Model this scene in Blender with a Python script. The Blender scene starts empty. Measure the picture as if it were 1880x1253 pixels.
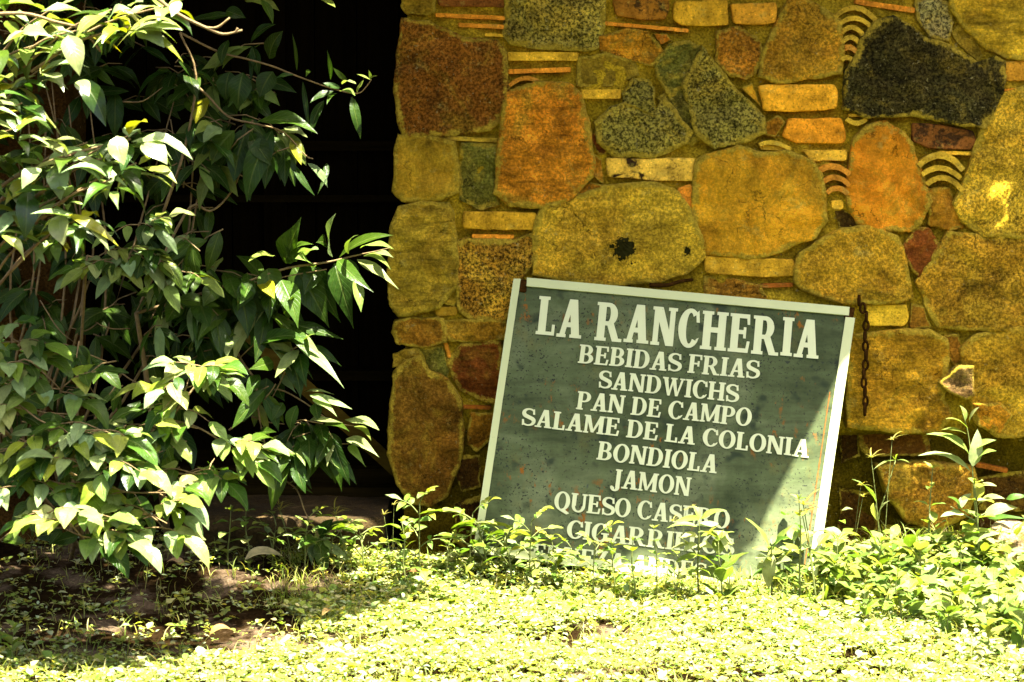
import bpy, bmesh, math, random
import numpy as np
from mathutils import Vector, Matrix, noise

R = random.Random(7)
NR = np.random.default_rng(11)
rad = math.radians
scene = bpy.context.scene
COL = scene.collection

# ------------------------------------------------------------------ camera
CAM = Vector((0.0, -8.0, 1.5))
F = 4960.0                     # focal length in photo pixels (photo 1880 x 1253)
PITCH = math.atan(516.5 / F)
cam_d = bpy.data.cameras.new("camera")
cam_d.sensor_width = 36.0
cam_d.lens = F / 1880.0 * 36.0
cam_d.clip_start = 0.1
cam_d.clip_end = 500.0
cam = bpy.data.objects.new("camera", cam_d)
cam.location = CAM
cam.rotation_euler = (math.pi / 2 - PITCH, 0, 0)
COL.objects.link(cam)
scene.camera = cam
cam_d.dof.use_dof = True
cam_d.dof.focus_distance = 7.85
cam_d.dof.aperture_fstop = 7.0

# ------------------------------------------------------------------ sky, sun, exposure
LX, LY = -0.16, 0.13           # the light moves this far in x / y for each metre it falls
LDIR = Vector((LX, LY, -1.0))
sun_elev = math.atan2(1.0, math.hypot(LX, LY))
sun_az = math.atan2(-LX, -LY)  # measured from +Y towards +X
world = bpy.data.worlds.new("World")
scene.world = world
world.use_nodes = True
wt = world.node_tree
sky = wt.nodes.new("ShaderNodeTexSky")
sky.sky_type = 'NISHITA'
sky.sun_disc = False
sky.sun_elevation = sun_elev
sky.sun_rotation = sun_az
sky.dust_density = 7.0
sky.ozone_density = 0.3
wt.links.new(sky.outputs[0], wt.nodes["Background"].inputs[0])
wt.nodes["Background"].inputs[1].default_value = 0.05

sl = bpy.data.lights.new("sun", 'SUN')
sl.energy = 5.0
sl.angle = rad(0.53)
sl.color = (1.0, 0.94, 0.78)
sun = bpy.data.objects.new("sun", sl)
sun.rotation_euler = LDIR.to_track_quat('-Z', 'Y').to_euler()
sun.location = (1, -1, 6)
COL.objects.link(sun)

scene.view_settings.view_transform = 'Standard'
scene.view_settings.look = 'None'
scene.view_settings.exposure = 3.4
scene.view_settings.gamma = 1.0
scene.cycles.max_bounces = 10
scene.cycles.diffuse_bounces = 5
scene.cycles.transmission_bounces = 8


# ------------------------------------------------------------------ pixel -> world helpers
_cp, _sp = math.cos(PITCH), math.sin(PITCH)


def ray(px, py):
    x = (px - 940.0) / F
    y = -(py - 626.5) / F
    return Vector((x, _cp + y * _sp, -_sp + y * _cp))


def wp(px, py, Y=0.0):
    d = ray(px, py)
    return CAM + d * ((Y - CAM.y) / d.y)


def gp(px, py, z=0.0):
    d = ray(px, py)
    p = CAM + d * ((z - CAM.z) / d.z)
    for _ in range(6):          # settle on the uneven soil
        h = z + (gz(p.x, p.y) if abs(p.x) < 3 and abs(p.y) < 4 else 0.0)
        p = CAM + d * ((h - CAM.z) / d.z)
    return p


def plane_pt(px, py, o, n):
    d = ray(px, py)
    return CAM + d * ((o - CAM).dot(n) / d.dot(n))


def mpp(Y):                     # metres per photo pixel at depth Y
    return (Y - CAM.y) / F


# ------------------------------------------------------------------ object helpers
def tag(o, label=None, cat=None, group=None, kind=None):
    if label: o["label"] = label
    if cat: o["category"] = cat
    if group: o["group"] = group
    if kind: o["kind"] = kind
    return o


def empty(name, loc, label, cat, group=None):
    o = bpy.data.objects.new(name, None)
    o.location = loc
    o.empty_display_size = 0.05
    COL.objects.link(o)
    return tag(o, label, cat, group)


def link_mesh(name, me, mat=None, parent=None):
    o = bpy.data.objects.new(name, me)
    if mat: me.materials.append(mat)
    COL.objects.link(o)
    if parent:
        o.parent = parent
        o.matrix_parent_inverse = Matrix.Translation(-Vector(parent.location))
    return o


def mesh_from(name, verts, faces, mat=None, parent=None, smooth=True, attrs=None, uvs=None):
    me = bpy.data.meshes.new(name)
    me.from_pydata([tuple(v) for v in verts], [], faces)
    if smooth:
        me.polygons.foreach_set("use_smooth", [True] * len(me.polygons))
    for an, arr in (attrs or {}).items():
        a = me.color_attributes.new(an, 'FLOAT_COLOR', 'POINT')
        a.data.foreach_set("color", np.asarray(arr, dtype=np.float32).ravel())
    me.update()
    return link_mesh(name, me, mat, parent)


def mesh_np(name, V, quads, mat=None, parent=None, smooth=True, col=None, uv=None):
    """fast builder for big quad meshes"""
    me = bpy.data.meshes.new(name)
    n, m = len(V), len(quads)
    me.vertices.add(n)
    me.vertices.foreach_set("co", np.asarray(V, dtype=np.float32).ravel())
    me.loops.add(m * 4)
    me.loops.foreach_set("vertex_index", np.asarray(quads, dtype=np.int32).ravel())
    me.polygons.add(m)
    me.polygons.foreach_set("loop_start", np.arange(0, m * 4, 4, dtype=np.int32))
    me.polygons.foreach_set("use_smooth", np.full(m, smooth))
    if col is not None:
        a = me.color_attributes.new("col", 'FLOAT_COLOR', 'POINT')
        a.data.foreach_set("color", np.asarray(col, dtype=np.float32).ravel())
    if uv is not None:
        l = me.uv_layers.new(name="UVMap")
        l.data.foreach_set("uv", np.asarray(uv, dtype=np.float32)[np.asarray(quads).ravel()].ravel())
    me.update(calc_edges=True)
    me.validate()
    return link_mesh(name, me, mat, parent)


def box_geo(V, Fc, c0, c1, M=None):
    b = len(V)
    for z in (c0[2], c1[2]):
        for x, y in ((c0[0], c0[1]), (c1[0], c0[1]), (c1[0], c1[1]), (c0[0], c1[1])):
            p = Vector((x, y, z))
            V.append(M @ p if M else p)
    for f in ((0, 3, 2, 1), (4, 5, 6, 7), (0, 1, 5, 4), (1, 2, 6, 5), (2, 3, 7, 6), (3, 0, 4, 7)):
        Fc.append(tuple(b + i for i in f))


def tube_geo(V, Fc, pts, r0, r1, seg=6):
    n = len(pts)
    b = len(V)
    for i, p in enumerate(pts):
        p = Vector(p)
        a = Vector(pts[max(0, i - 1)])
        c = Vector(pts[min(n - 1, i + 1)])
        d = (c - a).normalized()
        u = d.orthogonal().normalized() if abs(d.z) > 0.95 else d.cross(Vector((0, 0, 1))).normalized()
        w = d.cross(u)
        r = r0 + (r1 - r0) * i / max(1, n - 1)
        for k in range(seg):
            t = 2 * math.pi * k / seg
            V.append(p + u * (math.cos(t) * r) + w * (math.sin(t) * r))
    for i in range(n - 1):
        for k in range(seg):
            k2 = (k + 1) % seg
            Fc.append((b + i * seg + k, b + i * seg + k2, b + (i + 1) * seg + k2, b + (i + 1) * seg + k))
    Fc.append(tuple(b + k for k in reversed(range(seg))))
    Fc.append(tuple(b + (n - 1) * seg + k for k in range(seg)))


def bezier_pts(ctrl, n=4):
    """Catmull-Rom through control points"""
    c = [Vector(p) for p in ctrl]
    if len(c) < 3:
        return [c[0].lerp(c[-1], i / 4) for i in range(5)]
    c = [c[0] * 2 - c[1]] + c + [c[-1] * 2 - c[-2]]
    out = []
    for i in range(1, len(c) - 2):
        p0, p1, p2, p3 = c[i - 1:i + 3]
        for k in range(n):
            t = k / n
            out.append(0.5 * ((2 * p1) + (p2 - p0) * t + (2 * p0 - 5 * p1 + 4 * p2 - p3) * t * t + (3 * p1 - p0 - 3 * p2 + p3) * t ** 3))
    out.append(c[-2])
    return out


# ------------------------------------------------------------------ node helpers
class NT:
    def __init__(s, name):
        s.m = bpy.data.materials.new(name)
        s.m.use_nodes = True
        s.t = s.m.node_tree
        s.bsdf = s.t.nodes["Principled BSDF"]
        s.out = s.t.nodes["Material Output"]

    def n(s, typ, **kw):
        nd = s.t.nodes.new("ShaderNode" + typ)
        for k, v in kw.items():
            setattr(nd, k, v)
        return nd

    def l(s, a, b):
        s.t.links.new(a, b)

    def coord(s):
        return s.n("TexCoord").outputs["Object"]

    def noise(s, scale, detail=4.0, rough=0.55, vec=None, dist=0.0):
        nd = s.n("TexNoise")
        nd.inputs["Scale"].default_value = scale
        nd.inputs["Detail"].default_value = detail
        nd.inputs["Roughness"].default_value = rough
        nd.inputs["Distortion"].default_value = dist
        s.l(vec if vec else s.coord(), nd.inputs["Vector"])
        return nd.outputs["Fac"]

    def mapping(s, scale=(1, 1, 1), rot=(0, 0, 0), vec=None):
        nd = s.n("Mapping")
        nd.inputs["Scale"].default_value = scale
        nd.inputs["Rotation"].default_value = rot
        s.l(vec if vec else s.coord(), nd.inputs["Vector"])
        return nd.outputs[0]

    def ramp(s, fac, stops, interp='LINEAR'):
        nd = s.n("ValToRGB")
        nd.color_ramp.interpolation = interp
        e = nd.color_ramp.elements
        while len(e) < len(stops):
            e.new(0.5)
        for i, (p, c) in enumerate(stops):
            e[i].position = p
            e[i].color = (c, c, c, 1) if not isinstance(c, (tuple, list)) else tuple(c) + (1,)
        s.l(fac, nd.inputs[0])
        return nd.outputs[0]

    def mix(s, fac, a, b, mode='MIX'):
        nd = s.n("MixRGB", blend_type=mode)
        for sock, v in ((nd.inputs[0], fac), (nd.inputs[1], a), (nd.inputs[2], b)):
            if isinstance(v, (int, float)):
                sock.default_value = v if sock == nd.inputs[0] else (v, v, v, 1)
            elif isinstance(v, tuple):
                sock.default_value = v + (1,)
            else:
                s.l(v, sock)
        return nd.outputs[0]

    def math(s, op, a, b=None, clamp=False):
        nd = s.n("Math", operation=op, use_clamp=clamp)
        for sock, v in zip(nd.inputs, (a, b)):
            if v is None: continue
            if isinstance(v, (int, float)): sock.default_value = v
            else: s.l(v, sock)
        return nd.outputs[0]

    def attr(s, name):
        return s.n("Attribute", attribute_name=name)

    def bump(s, h, strength=0.5, dist=0.01, normal=None):
        nd = s.n("Bump")
        nd.inputs["Strength"].default_value = strength
        nd.inputs["Distance"].default_value = dist
        s.l(h, nd.inputs["Height"])
        if normal: s.l(normal, nd.inputs["Normal"])
        return nd.outputs[0]

    def fin(s, col=None, rough=0.8, normal=None, spec=0.3):
        if col is not None:
            if isinstance(col, tuple): s.bsdf.inputs["Base Color"].default_value = col + (1,)
            else: s.l(col, s.bsdf.inputs["Base Color"])
        if isinstance(rough, (int, float)): s.bsdf.inputs["Roughness"].default_value = rough
        else: s.l(rough, s.bsdf.inputs["Roughness"])
        s.bsdf.inputs["Specular IOR Level"].default_value = spec
        if normal: s.l(normal, s.bsdf.inputs["Normal"])
        return s.m


# ------------------------------------------------------------------ materials
def mat_stone():
    t = NT("rough_stone")
    a = t.attr("col")
    sp = a.outputs["Alpha"]
    base = a.outputs["Color"]
    ea = t.n("SeparateColor")
    t.l(t.attr("edge").outputs["Color"], ea.inputs[0])
    ed, strata, rnd = ea.outputs[0], ea.outputs[1], ea.outputs[2]
    # every stone reads its own stretch of the noise
    off = t.n("CombineXYZ")
    t.l(t.math('MULTIPLY', rnd, 37.0), off.inputs[0]); t.l(t.math('MULTIPLY', rnd, 11.0), off.inputs[1]); t.l(t.math('MULTIPLY', rnd, 23.0), off.inputs[2])
    av = t.n("VectorMath", operation='ADD')
    t.l(t.coord(), av.inputs[0]); t.l(off.outputs[0], av.inputs[1])
    P = av.outputs[0]
    sx = t.n("SeparateColor"); t.l(base, sx.inputs[0])
    lum = t.math('MULTIPLY', sx.outputs[1], 7.0, True)
    # broad weathering, from clouds down to crumbs
    big = t.ramp(t.noise(5.5, 12, 0.74, vec=P, dist=0.7), [(0.33, 0.30), (0.44, 0.80), (0.53, 1.10), (0.66, 1.75)])
    c = t.mix(1.0, base, big, 'MULTIPLY')
    hue = t.ramp(t.noise(4.2, 9, 0.7, vec=t.mapping((1, 1, 1), (1, 2, 3), P), dist=0.8), [(0.46, 0.0), (0.58, 1.0)])
    c = t.mix(t.math('MULTIPLY', hue, 0.24), c, t.mix(1.0, c, (1.05, 0.66, 0.5), 'MULTIPLY'))
    och = t.ramp(t.noise(6.5, 10, 0.75, vec=t.mapping((1, 1, 1), (2, 1, 0.4), P), dist=0.8), [(0.52, 0.0), (0.60, 1.0)])
    c = t.mix(t.math('MULTIPLY', t.math('MULTIPLY', och, lum), 0.50), c, t.mix(1.0, (0.42, 0.285, 0.022), big, 'MULTIPLY'))
    pale = t.ramp(t.noise(14, 10, 0.75, vec=P), [(0.58, 0.0), (0.66, 1.0)])
    c = t.mix(t.math('MULTIPLY', t.math('MULTIPLY', pale, lum), 0.5), c, (0.46, 0.36, 0.07))
    # bedding streaks
    st = t.ramp(t.noise(1.0, 8, 0.7, vec=t.mapping((9, 9, 48), (0, 0.25, 0), P), dist=0.4), [(0.34, 0.35), (0.5, 1.0), (0.66, 1.5)])
    c = t.mix(strata, c, t.mix(1.0, c, st, 'MULTIPLY'))
    # mineral grain, only strong where the stone is granular
    grain = t.ramp(t.noise(120, 5, 0.7, vec=P), [(0.38, 0.12), (0.48, 0.75), (0.58, 2.1)])
    c = t.mix(t.math('ADD', t.math('MULTIPLY', t.math('POWER', sp, 1.7), 0.85), 0.13), c, t.mix(1.0, c, grain, 'MULTIPLY'))
    fl = t.ramp(t.noise(70, 4, 0.7, vec=P), [(0.63, 0.0), (0.67, 1.0)])
    c = t.mix(t.math('MULTIPLY', fl, t.math('ADD', t.math('MULTIPLY', sp, 0.5), 0.06)), c, (0.46, 0.40, 0.15))
    pits = t.ramp(t.noise(24, 10, 0.8, vec=P), [(0.30, 0.15), (0.37, 1.0)])
    c = t.mix(0.9, c, pits, 'MULTIPLY')
    # splits in the rock
    vo = t.n("TexVoronoi", feature='DISTANCE_TO_EDGE')
    vo.inputs["Scale"].default_value = 5.0
    nv = t.n("TexNoise"); nv.inputs["Scale"].default_value = 9; nv.inputs["Detail"].default_value = 8
    t.l(P, nv.inputs["Vector"])
    wv = t.mix(0.35, P, nv.outputs["Color"], 'ADD')
    t.l(wv, vo.inputs["Vector"])
    cr = t.ramp(vo.outputs["Distance"], [(0.0, 0.0), (0.011, 1.0)])
    crm = t.ramp(t.noise(4, 3, vec=P), [(0.50, 0.0), (0.56, 1.0)])
    crk = t.math('MULTIPLY', t.math('SUBTRACT', 1.0, cr), crm)
    c = t.mix(t.math('MULTIPLY', crk, 0.85), c, t.mix(1.0, c, (0.15, 0.15, 0.15), 'MULTIPLY'))
    # mortar smeared over the stone's rim
    sm = t.math('SUBTRACT', t.math('ADD', ed, t.math('MULTIPLY', t.noise(16, 10, 0.78), 2.8)), 2.22, True)
    sm = t.ramp(sm, [(0.0, 0.0), (0.22, 0.9)])
    c = t.mix(sm, c, t.mix(1.0, (0.46, 0.33, 0.03), t.ramp(t.noise(100, 5, 0.7), [(0.35, 0.5), (0.65, 1.5)]), 'MULTIPLY'))
    h = t.math('ADD', t.math('MULTIPLY', t.noise(22, 12, 0.75, vec=P), 1.6), t.math('MULTIPLY', t.noise(190, 4, 0.65), 0.25))
    h = t.math('ADD', h, t.math('MULTIPLY', t.math('MULTIPLY', st, strata), 0.25))
    h = t.math('SUBTRACT', h, t.math('MULTIPLY', crk, 0.3))
    nb = t.bump(h, 1.0, 0.026)
    return t.fin(c, 0.9, nb, 0.06)


def mat_mortar():
    t = NT("lime_mortar")
    a = t.attr("col")
    big = t.ramp(t.noise(7, 6, 0.65), [(0.3, 0.45), (0.55, 1.0), (0.75, 1.35)])
    c = t.mix(1.0, a.outputs["Color"], big, 'MULTIPLY')
    green = t.ramp(t.noise(4.2, 4, 0.6), [(0.5, 0.0), (0.65, 0.45)])
    c = t.mix(green, c, t.mix(1.0, a.outputs["Color"], (0.70, 0.78, 0.6), 'MULTIPLY'))
    grit = t.ramp(t.noise(150, 4, 0.6), [(0.35, 0.45), (0.5, 1.0), (0.66, 1.6)])
    c = t.mix(0.8, c, grit, 'MULTIPLY')
    peb = t.ramp(t.noise(70, 1, 0.5), [(0.72, 0.0), (0.76, 0.8)])
    c = t.mix(t.math('MULTIPLY', peb, 0.6), c, (0.40, 0.35, 0.14))
    h = t.math('ADD', t.noise(45, 8, 0.7), t.math('MULTIPLY', t.noise(180, 4, 0.6), 0.35))
    return t.fin(c, 0.95, t.bump(h, 1.0, 0.02), 0.0)


def mat_brick():
    t = NT("old_brick")
    a = t.attr("col")
    n1 = t.ramp(t.noise(22, 6, 0.6), [(0.3, 0.5), (0.52, 1.0), (0.72, 1.4)])
    c = t.mix(1.0, a.outputs["Color"], n1, 'MULTIPLY')
    dk = t.ramp(t.noise(14, 6, 0.7, dist=0.4), [(0.53, 0.0), (0.6, 1.0)])
    c = t.mix(t.math('MULTIPLY', dk, a.outputs["Alpha"]), c, (0.03, 0.016, 0.006))
    lm = t.ramp(t.noise(17, 5, 0.7, vec=t.mapping((1.3, 1, 1.7))), [(0.56, 0.0), (0.68, 0.8)])
    c = t.mix(t.math('MULTIPLY', lm, 0.5), c, (0.42, 0.33, 0.06))
    sp = t.ramp(t.noise(140, 2, 0.5), [(0.33, 0.45), (0.45, 1.0), (0.64, 1.0), (0.7, 1.7)])
    c = t.mix(0.8, c, sp, 'MULTIPLY')
    h = t.math('ADD', t.noise(55, 8, 0.7), t.math('MULTIPLY', t.noise(240, 3, 0.5), 0.3))
    return t.fin(c, 0.9, t.bump(h, 0.8, 0.009), 0.05)


def mat_wood(name, c0, c1, sc=(60, 60, 3), spec=0.0):
    t = NT(name)
    v = t.mapping(sc)
    g = t.noise(1.0, 6, 0.6, vec=v, dist=0.3)
    c = t.mix(t.ramp(g, [(0.3, 0.0), (0.7, 1.0)]), c0, c1)
    return t.fin(c, 0.85, t.bump(g, 0.5, 0.004), spec)


def mat_soil():
    t = NT("soil")
    n1 = t.noise(5, 6, 0.65)
    c = t.ramp(n1, [(0.3, (0.007, 0.004, 0.001)), (0.50, (0.020, 0.012, 0.005)), (0.62, (0.12, 0.085, 0.053))])
    lit = t.ramp(t.noise(120, 4, 0.6), [(0.3, 0.5), (0.5, 1.0), (0.7, 1.5)])
    c = t.mix(0.9, c, lit, 'MULTIPLY')
    h = t.math('ADD', t.noise(60, 8, 0.7), t.math('MULTIPLY', t.noise(14, 4), 1.0))
    return t.fin(c, 0.95, t.bump(h, 1.0, 0.02), 0.0)


def mat_leaf(name, rough=0.38, spec=0.5, trans=0.32, vein=0.5, bumpy=0.5):
    t = NT(name)
    a = t.attr("col")
    uvn = t.n("UVMap").outputs[0]
    sep = t.n("SeparateXYZ")
    t.l(uvn, sep.inputs[0])
    s_abs = t.math('ABSOLUTE', t.math('SUBTRACT', sep.outputs[0], 0.5))
    mid = t.ramp(s_abs, [(0.0, 1.0), (0.03, 0.7), (0.055, 0.0)])
    ph = t.math('SUBTRACT', t.math('MULTIPLY', sep.outputs[1], 9.0), t.math('MULTIPLY', s_abs, 5.0))
    fr = t.math('FRACT', ph)
    lat = t.ramp(fr, [(0.0, 0.7), (0.10, 0.0), (0.90, 0.0), (1.0, 0.7)])
    vn = t.math('MAXIMUM', mid, t.math('MULTIPLY', lat, 0.55))
    nz = t.ramp(t.noise(40, 4, 0.6), [(0.3, 0.75), (0.7, 1.25)])
    c = t.mix(1.0, a.outputs["Color"], nz, 'MULTIPLY')
    c = t.mix(t.math('MULTIPLY', vn, vein), c, t.mix(0.5, c, (0.20, 0.24, 0.06)))
    bl = t.ramp(t.noise(75, 4, 0.65, dist=0.4), [(0.68, 0.0), (0.73, 0.85)])
    c = t.mix(t.math('MULTIPLY', bl, t.ramp(t.noise(9, 2), [(0.45, 0.0), (0.6, 1.0)])), c, (0.10, 0.055, 0.010))
    h = t.math('ADD', t.math('MULTIPLY', vn, -0.6), t.math('MULTIPLY', t.noise(28, 3), 1.2))
    nb = t.bump(h, bumpy, 0.006)
    t.fin(c, rough, nb, spec)
    tr = t.n("BsdfTranslucent")
    tc = t.mix(1.0, c, (1.55, 1.65, 0.55), 'MULTIPLY')
    t.l(tc, tr.inputs[0])
    t.l(nb, tr.inputs["Normal"])
    mx = t.n("MixShader")
    mx.inputs[0].default_value = trans
    t.l(t.bsdf.outputs[0], mx.inputs[1])
    t.l(tr.outputs[0], mx.inputs[2])
    t.l(mx.outputs[0], t.out.inputs[0])
    return t.m


def mat_simple(name, col, rough=0.7, spec=0.3, ns=40, amt=0.4, bd=0.004):
    t = NT(name)
    n1 = t.noise(ns, 5, 0.6)
    c = t.mix(1.0, tuple(col), t.ramp(n1, [(0.3, 1 - amt), (0.7, 1 + amt)]), 'MULTIPLY')
    return t.fin(c, rough, t.bump(n1, 0.6, bd), spec)


def mat_panel():
    t = NT("weathered_green_paint")
    co = t.coord()
    c = t.ramp(t.noise(3.2, 6, 0.6, dist=0.8), [(0.32, (0.026, 0.037, 0.014)), (0.5, (0.056, 0.074, 0.031)), (0.68, (0.104, 0.124, 0.062))])
    # brushed cloudy streaks
    st = t.ramp(t.noise(1.0, 6, 0.7, vec=t.mapping((5, 5, 26))), [(0.3, 0.6), (0.7, 1.35)])
    c = t.mix(0.9, c, st, 'MULTIPLY')
    st2 = t.ramp(t.noise(1.0, 5, 0.7, vec=t.mapping((40, 40, 3))), [(0.3, 0.85), (0.7, 1.12)])
    c = t.mix(0.7, c, st2, 'MULTIPLY')
    # soft dark bruises
    br = t.ramp(t.noise(16, 2, 0.5), [(0.60, 0.0), (0.70, 0.8)])
    c = t.mix(br, c, (0.014, 0.022, 0.013))
    # small chips in clusters
    chip = t.math('MULTIPLY', t.ramp(t.noise(150, 2, 0.5), [(0.61, 0.0), (0.65, 1.0)]), t.ramp(t.noise(11, 3, 0.6), [(0.40, 0.15), (0.56, 1.0)]))
    c = t.mix(chip, c, (0.016, 0.020, 0.014))
    chip2 = t.ramp(t.noise(62, 2, 0.5), [(0.69, 0.0), (0.72, 0.9)])
    c = t.mix(chip2, c, (0.02, 0.026, 0.02))
    # blue under-paint and rust
    blue = t.ramp(t.noise(9, 6, 0.75, dist=1.0, vec=t.mapping((1, 1, 1), vec=co)), [(0.66, 0.0), (0.72, 0.8)])
    c = t.mix(blue, c, (0.010, 0.018, 0.040))
    rl = t.ramp(t.noise(1.0, 5, 0.7, vec=t.mapping((34, 34, 15), (0, 0.35, 0))), [(0.59, 0.0), (0.65, 0.95)])
    rl = t.math('MULTIPLY', rl, t.ramp(t.noise(4.5, 3), [(0.46, 0.0), (0.58, 1.0)]))
    c = t.mix(rl, c, (0.17, 0.062, 0.006))
    wr = t.ramp(t.noise(8, 5, 0.7, vec=t.mapping((1, 1, 0.6))), [(0.58, 0.0), (0.75, 0.4)])
    c = t.mix(wr, c, (0.12, 0.10, 0.02))
    return t.fin(c, 0.65, t.bump(t.noise(3.0, 3), 0.15, 0.03), 0.06)


def mat_letter(name, base, wear=0.5):
    t = NT(name)
    c = t.mix(t.ramp(t.noise(9, 5, 0.6), [(0.35, 0.0), (0.7, 0.5)]), tuple(base), tuple(x * 0.82 for x in base))
    rl = t.ramp(t.noise(30, 5, 0.7), [(0.70, 0.0), (0.76, wear)])
    c = t.mix(rl, c, (0.28, 0.15, 0.02))
    ch = t.ramp(t.noise(130, 2, 0.5), [(0.74, 0.0), (0.77, wear)])
    c = t.mix(ch, c, (0.05, 0.06, 0.04))
    return t.fin(c, 0.5, None, 0.3)


def mat_rust():
    t = NT("rusty_iron")
    c = t.ramp(t.noise(60, 6, 0.7), [(0.3, (0.010, 0.005, 0.001)), (0.55, (0.030, 0.013, 0.003)), (0.75, (0.08, 0.032, 0.006))])
    return t.fin(c, 0.9, t.bump(t.noise(150, 4), 0.8, 0.003), 0.0)


M_STONE, M_MORTAR, M_BRICK, M_SOIL, M_PANEL, M_RUST = mat_stone(), mat_mortar(), mat_brick(), mat_soil(), mat_panel(), mat_rust()
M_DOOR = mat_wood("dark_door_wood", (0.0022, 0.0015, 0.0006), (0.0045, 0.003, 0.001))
M_SILL = mat_wood("old_sill_wood", (0.008, 0.006, 0.0015), (0.022, 0.015, 0.004), (3, 60, 60))
M_PLANK = mat_wood("mossy_plank_wood", (0.035, 0.022, 0.003), (0.08, 0.055, 0.009), (4, 40, 40))
M_SHADE_EAVE = mat_wood("shade_eave_wood", (0.05, 0.035, 0.02), (0.12, 0.085, 0.05), (4, 40, 40))
M_LETTER = mat_letter("cream_lettering", (0.46, 0.50, 0.29), 0.35)
M_FRAME = mat_letter("cream_frame_paint", (0.40, 0.44, 0.22), 0.6)
M_LEAF = mat_leaf("broad_leaf", 0.36, 0.14, 0.28)
M_GLOSSY = mat_leaf("glossy_leaf", 0.3, 0.42, 0.24, 0.3, 0.25)
M_GROUND = mat_leaf("ground_leaf", 0.5, 0.2, 0.32, 0.2, 0.3)
M_TWIG = mat_simple("twig_bark", (0.16, 0.11, 0.045), 0.8, 0.25, 60)
M_GREENSTEM = mat_simple("green_stem", (0.11, 0.13, 0.03), 0.6, 0.3, 60)
M_DEAD = mat_leaf("dead_leaf", 0.7, 0.2, 0.2, 0.5, 0.8)

# ------------------------------------------------------------------ ground
def gz(x, y):
    z = 0.022 * noise.noise(Vector((x * 3, y * 3, 0))) + 0.012 * noise.noise(Vector((x * 11, y * 11, 3)))
    # earth banked up under the low corner of the sign and against the step and the wall foot
    z += 0.05 * math.exp(-((x + 0.12) ** 2) / 0.10 - ((y + 0.33) ** 2) / 0.02)
    if y > -0.75:
        t = min(1.0, (y + 0.75) / 0.45)
        t = t * t * (3 - 2 * t)
        l = max(0.0, min(1.0, (-0.25 - x) / 0.3))
        r = max(0.0, min(1.0, (x - 0.95) / 0.3))
        z += 0.062 * t * l + 0.05 * t * r
    return z


def make_ground():
    def axis(lo, hi, step, far):
        a = list(np.arange(lo, hi + 1e-6, step))
        s = step
        l, h = [lo], [hi]
        while h[-1] < far:
            s *= 1.6
            h.append(h[-1] + s)
            l.append(l[-1] - s)
        return np.array(sorted(l[1:]) + a + h[1:])
    xs = axis(-2.6, 2.6, 0.03, 40)
    ys = axis(-3.2, 0.6, 0.03, 40)
    V, Q = [], []
    for y in ys:
        for x in xs:
            z = gz(x, y) if abs(x) < 3 and abs(y) < 4 else 0.0
            V.append((x, y, z))
    nx = len(xs)
    for j in range(len(ys) - 1):
        for i in range(nx - 1):
            a = j * nx + i
            Q.append((a, a + 1, a + nx + 1, a + nx))
    o = mesh_np("ground", V, Q, M_SOIL)
    tag(o, kind="structure")
make_ground()

# ------------------------------------------------------------------ the stone wall
C = {
    'rust': ((0.15, 0.066, 0.009), 0.75), 'orange': ((0.50, 0.185, 0.012), 0.25), 'ochre': ((0.52, 0.30, 0.018), 0.2),
    'olive': ((0.27, 0.20, 0.018), 0.4), 'grey': ((0.17, 0.155, 0.030), 1.0), 'black': ((0.032, 0.030, 0.008), 0.9),
    'brown': ((0.24, 0.125, 0.011), 0.5), 'redbrown': ((0.17, 0.055, 0.009), 0.4), 'dark': ((0.07, 0.042, 0.007), 0.5),
    'ochrerust': ((0.40, 0.20, 0.014), 0.5), 'green': ((0.10, 0.105, 0.016), 0.6), 'grain': ((0.20, 0.115, 0.012), 1.0),
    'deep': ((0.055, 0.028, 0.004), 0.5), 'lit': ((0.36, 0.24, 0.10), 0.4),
}


def resample(poly, step):
    out = []
    n = len(poly)
    for i in range(n):
        a, b = poly[i], poly[(i + 1) % n]
        d = math.dist(a, b)
        k = max(1, int(round(d / step)))
        for j in range(k):
            t = j / k
            out.append((a[0] + (b[0] - a[0]) * t, a[1] + (b[1] - a[1]) * t))
    return out


def smooth_poly(poly, it, w=0.5):
    p = [Vector(q) for q in poly]
    for _ in range(it):
        n = len(p)
        p = [p[i] * (1 - w) + (p[i - 1] + p[(i + 1) % n]) * (w / 2) for i in range(n)]
    return [(q.x, q.y) for q in p]


EDGE = []


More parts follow.
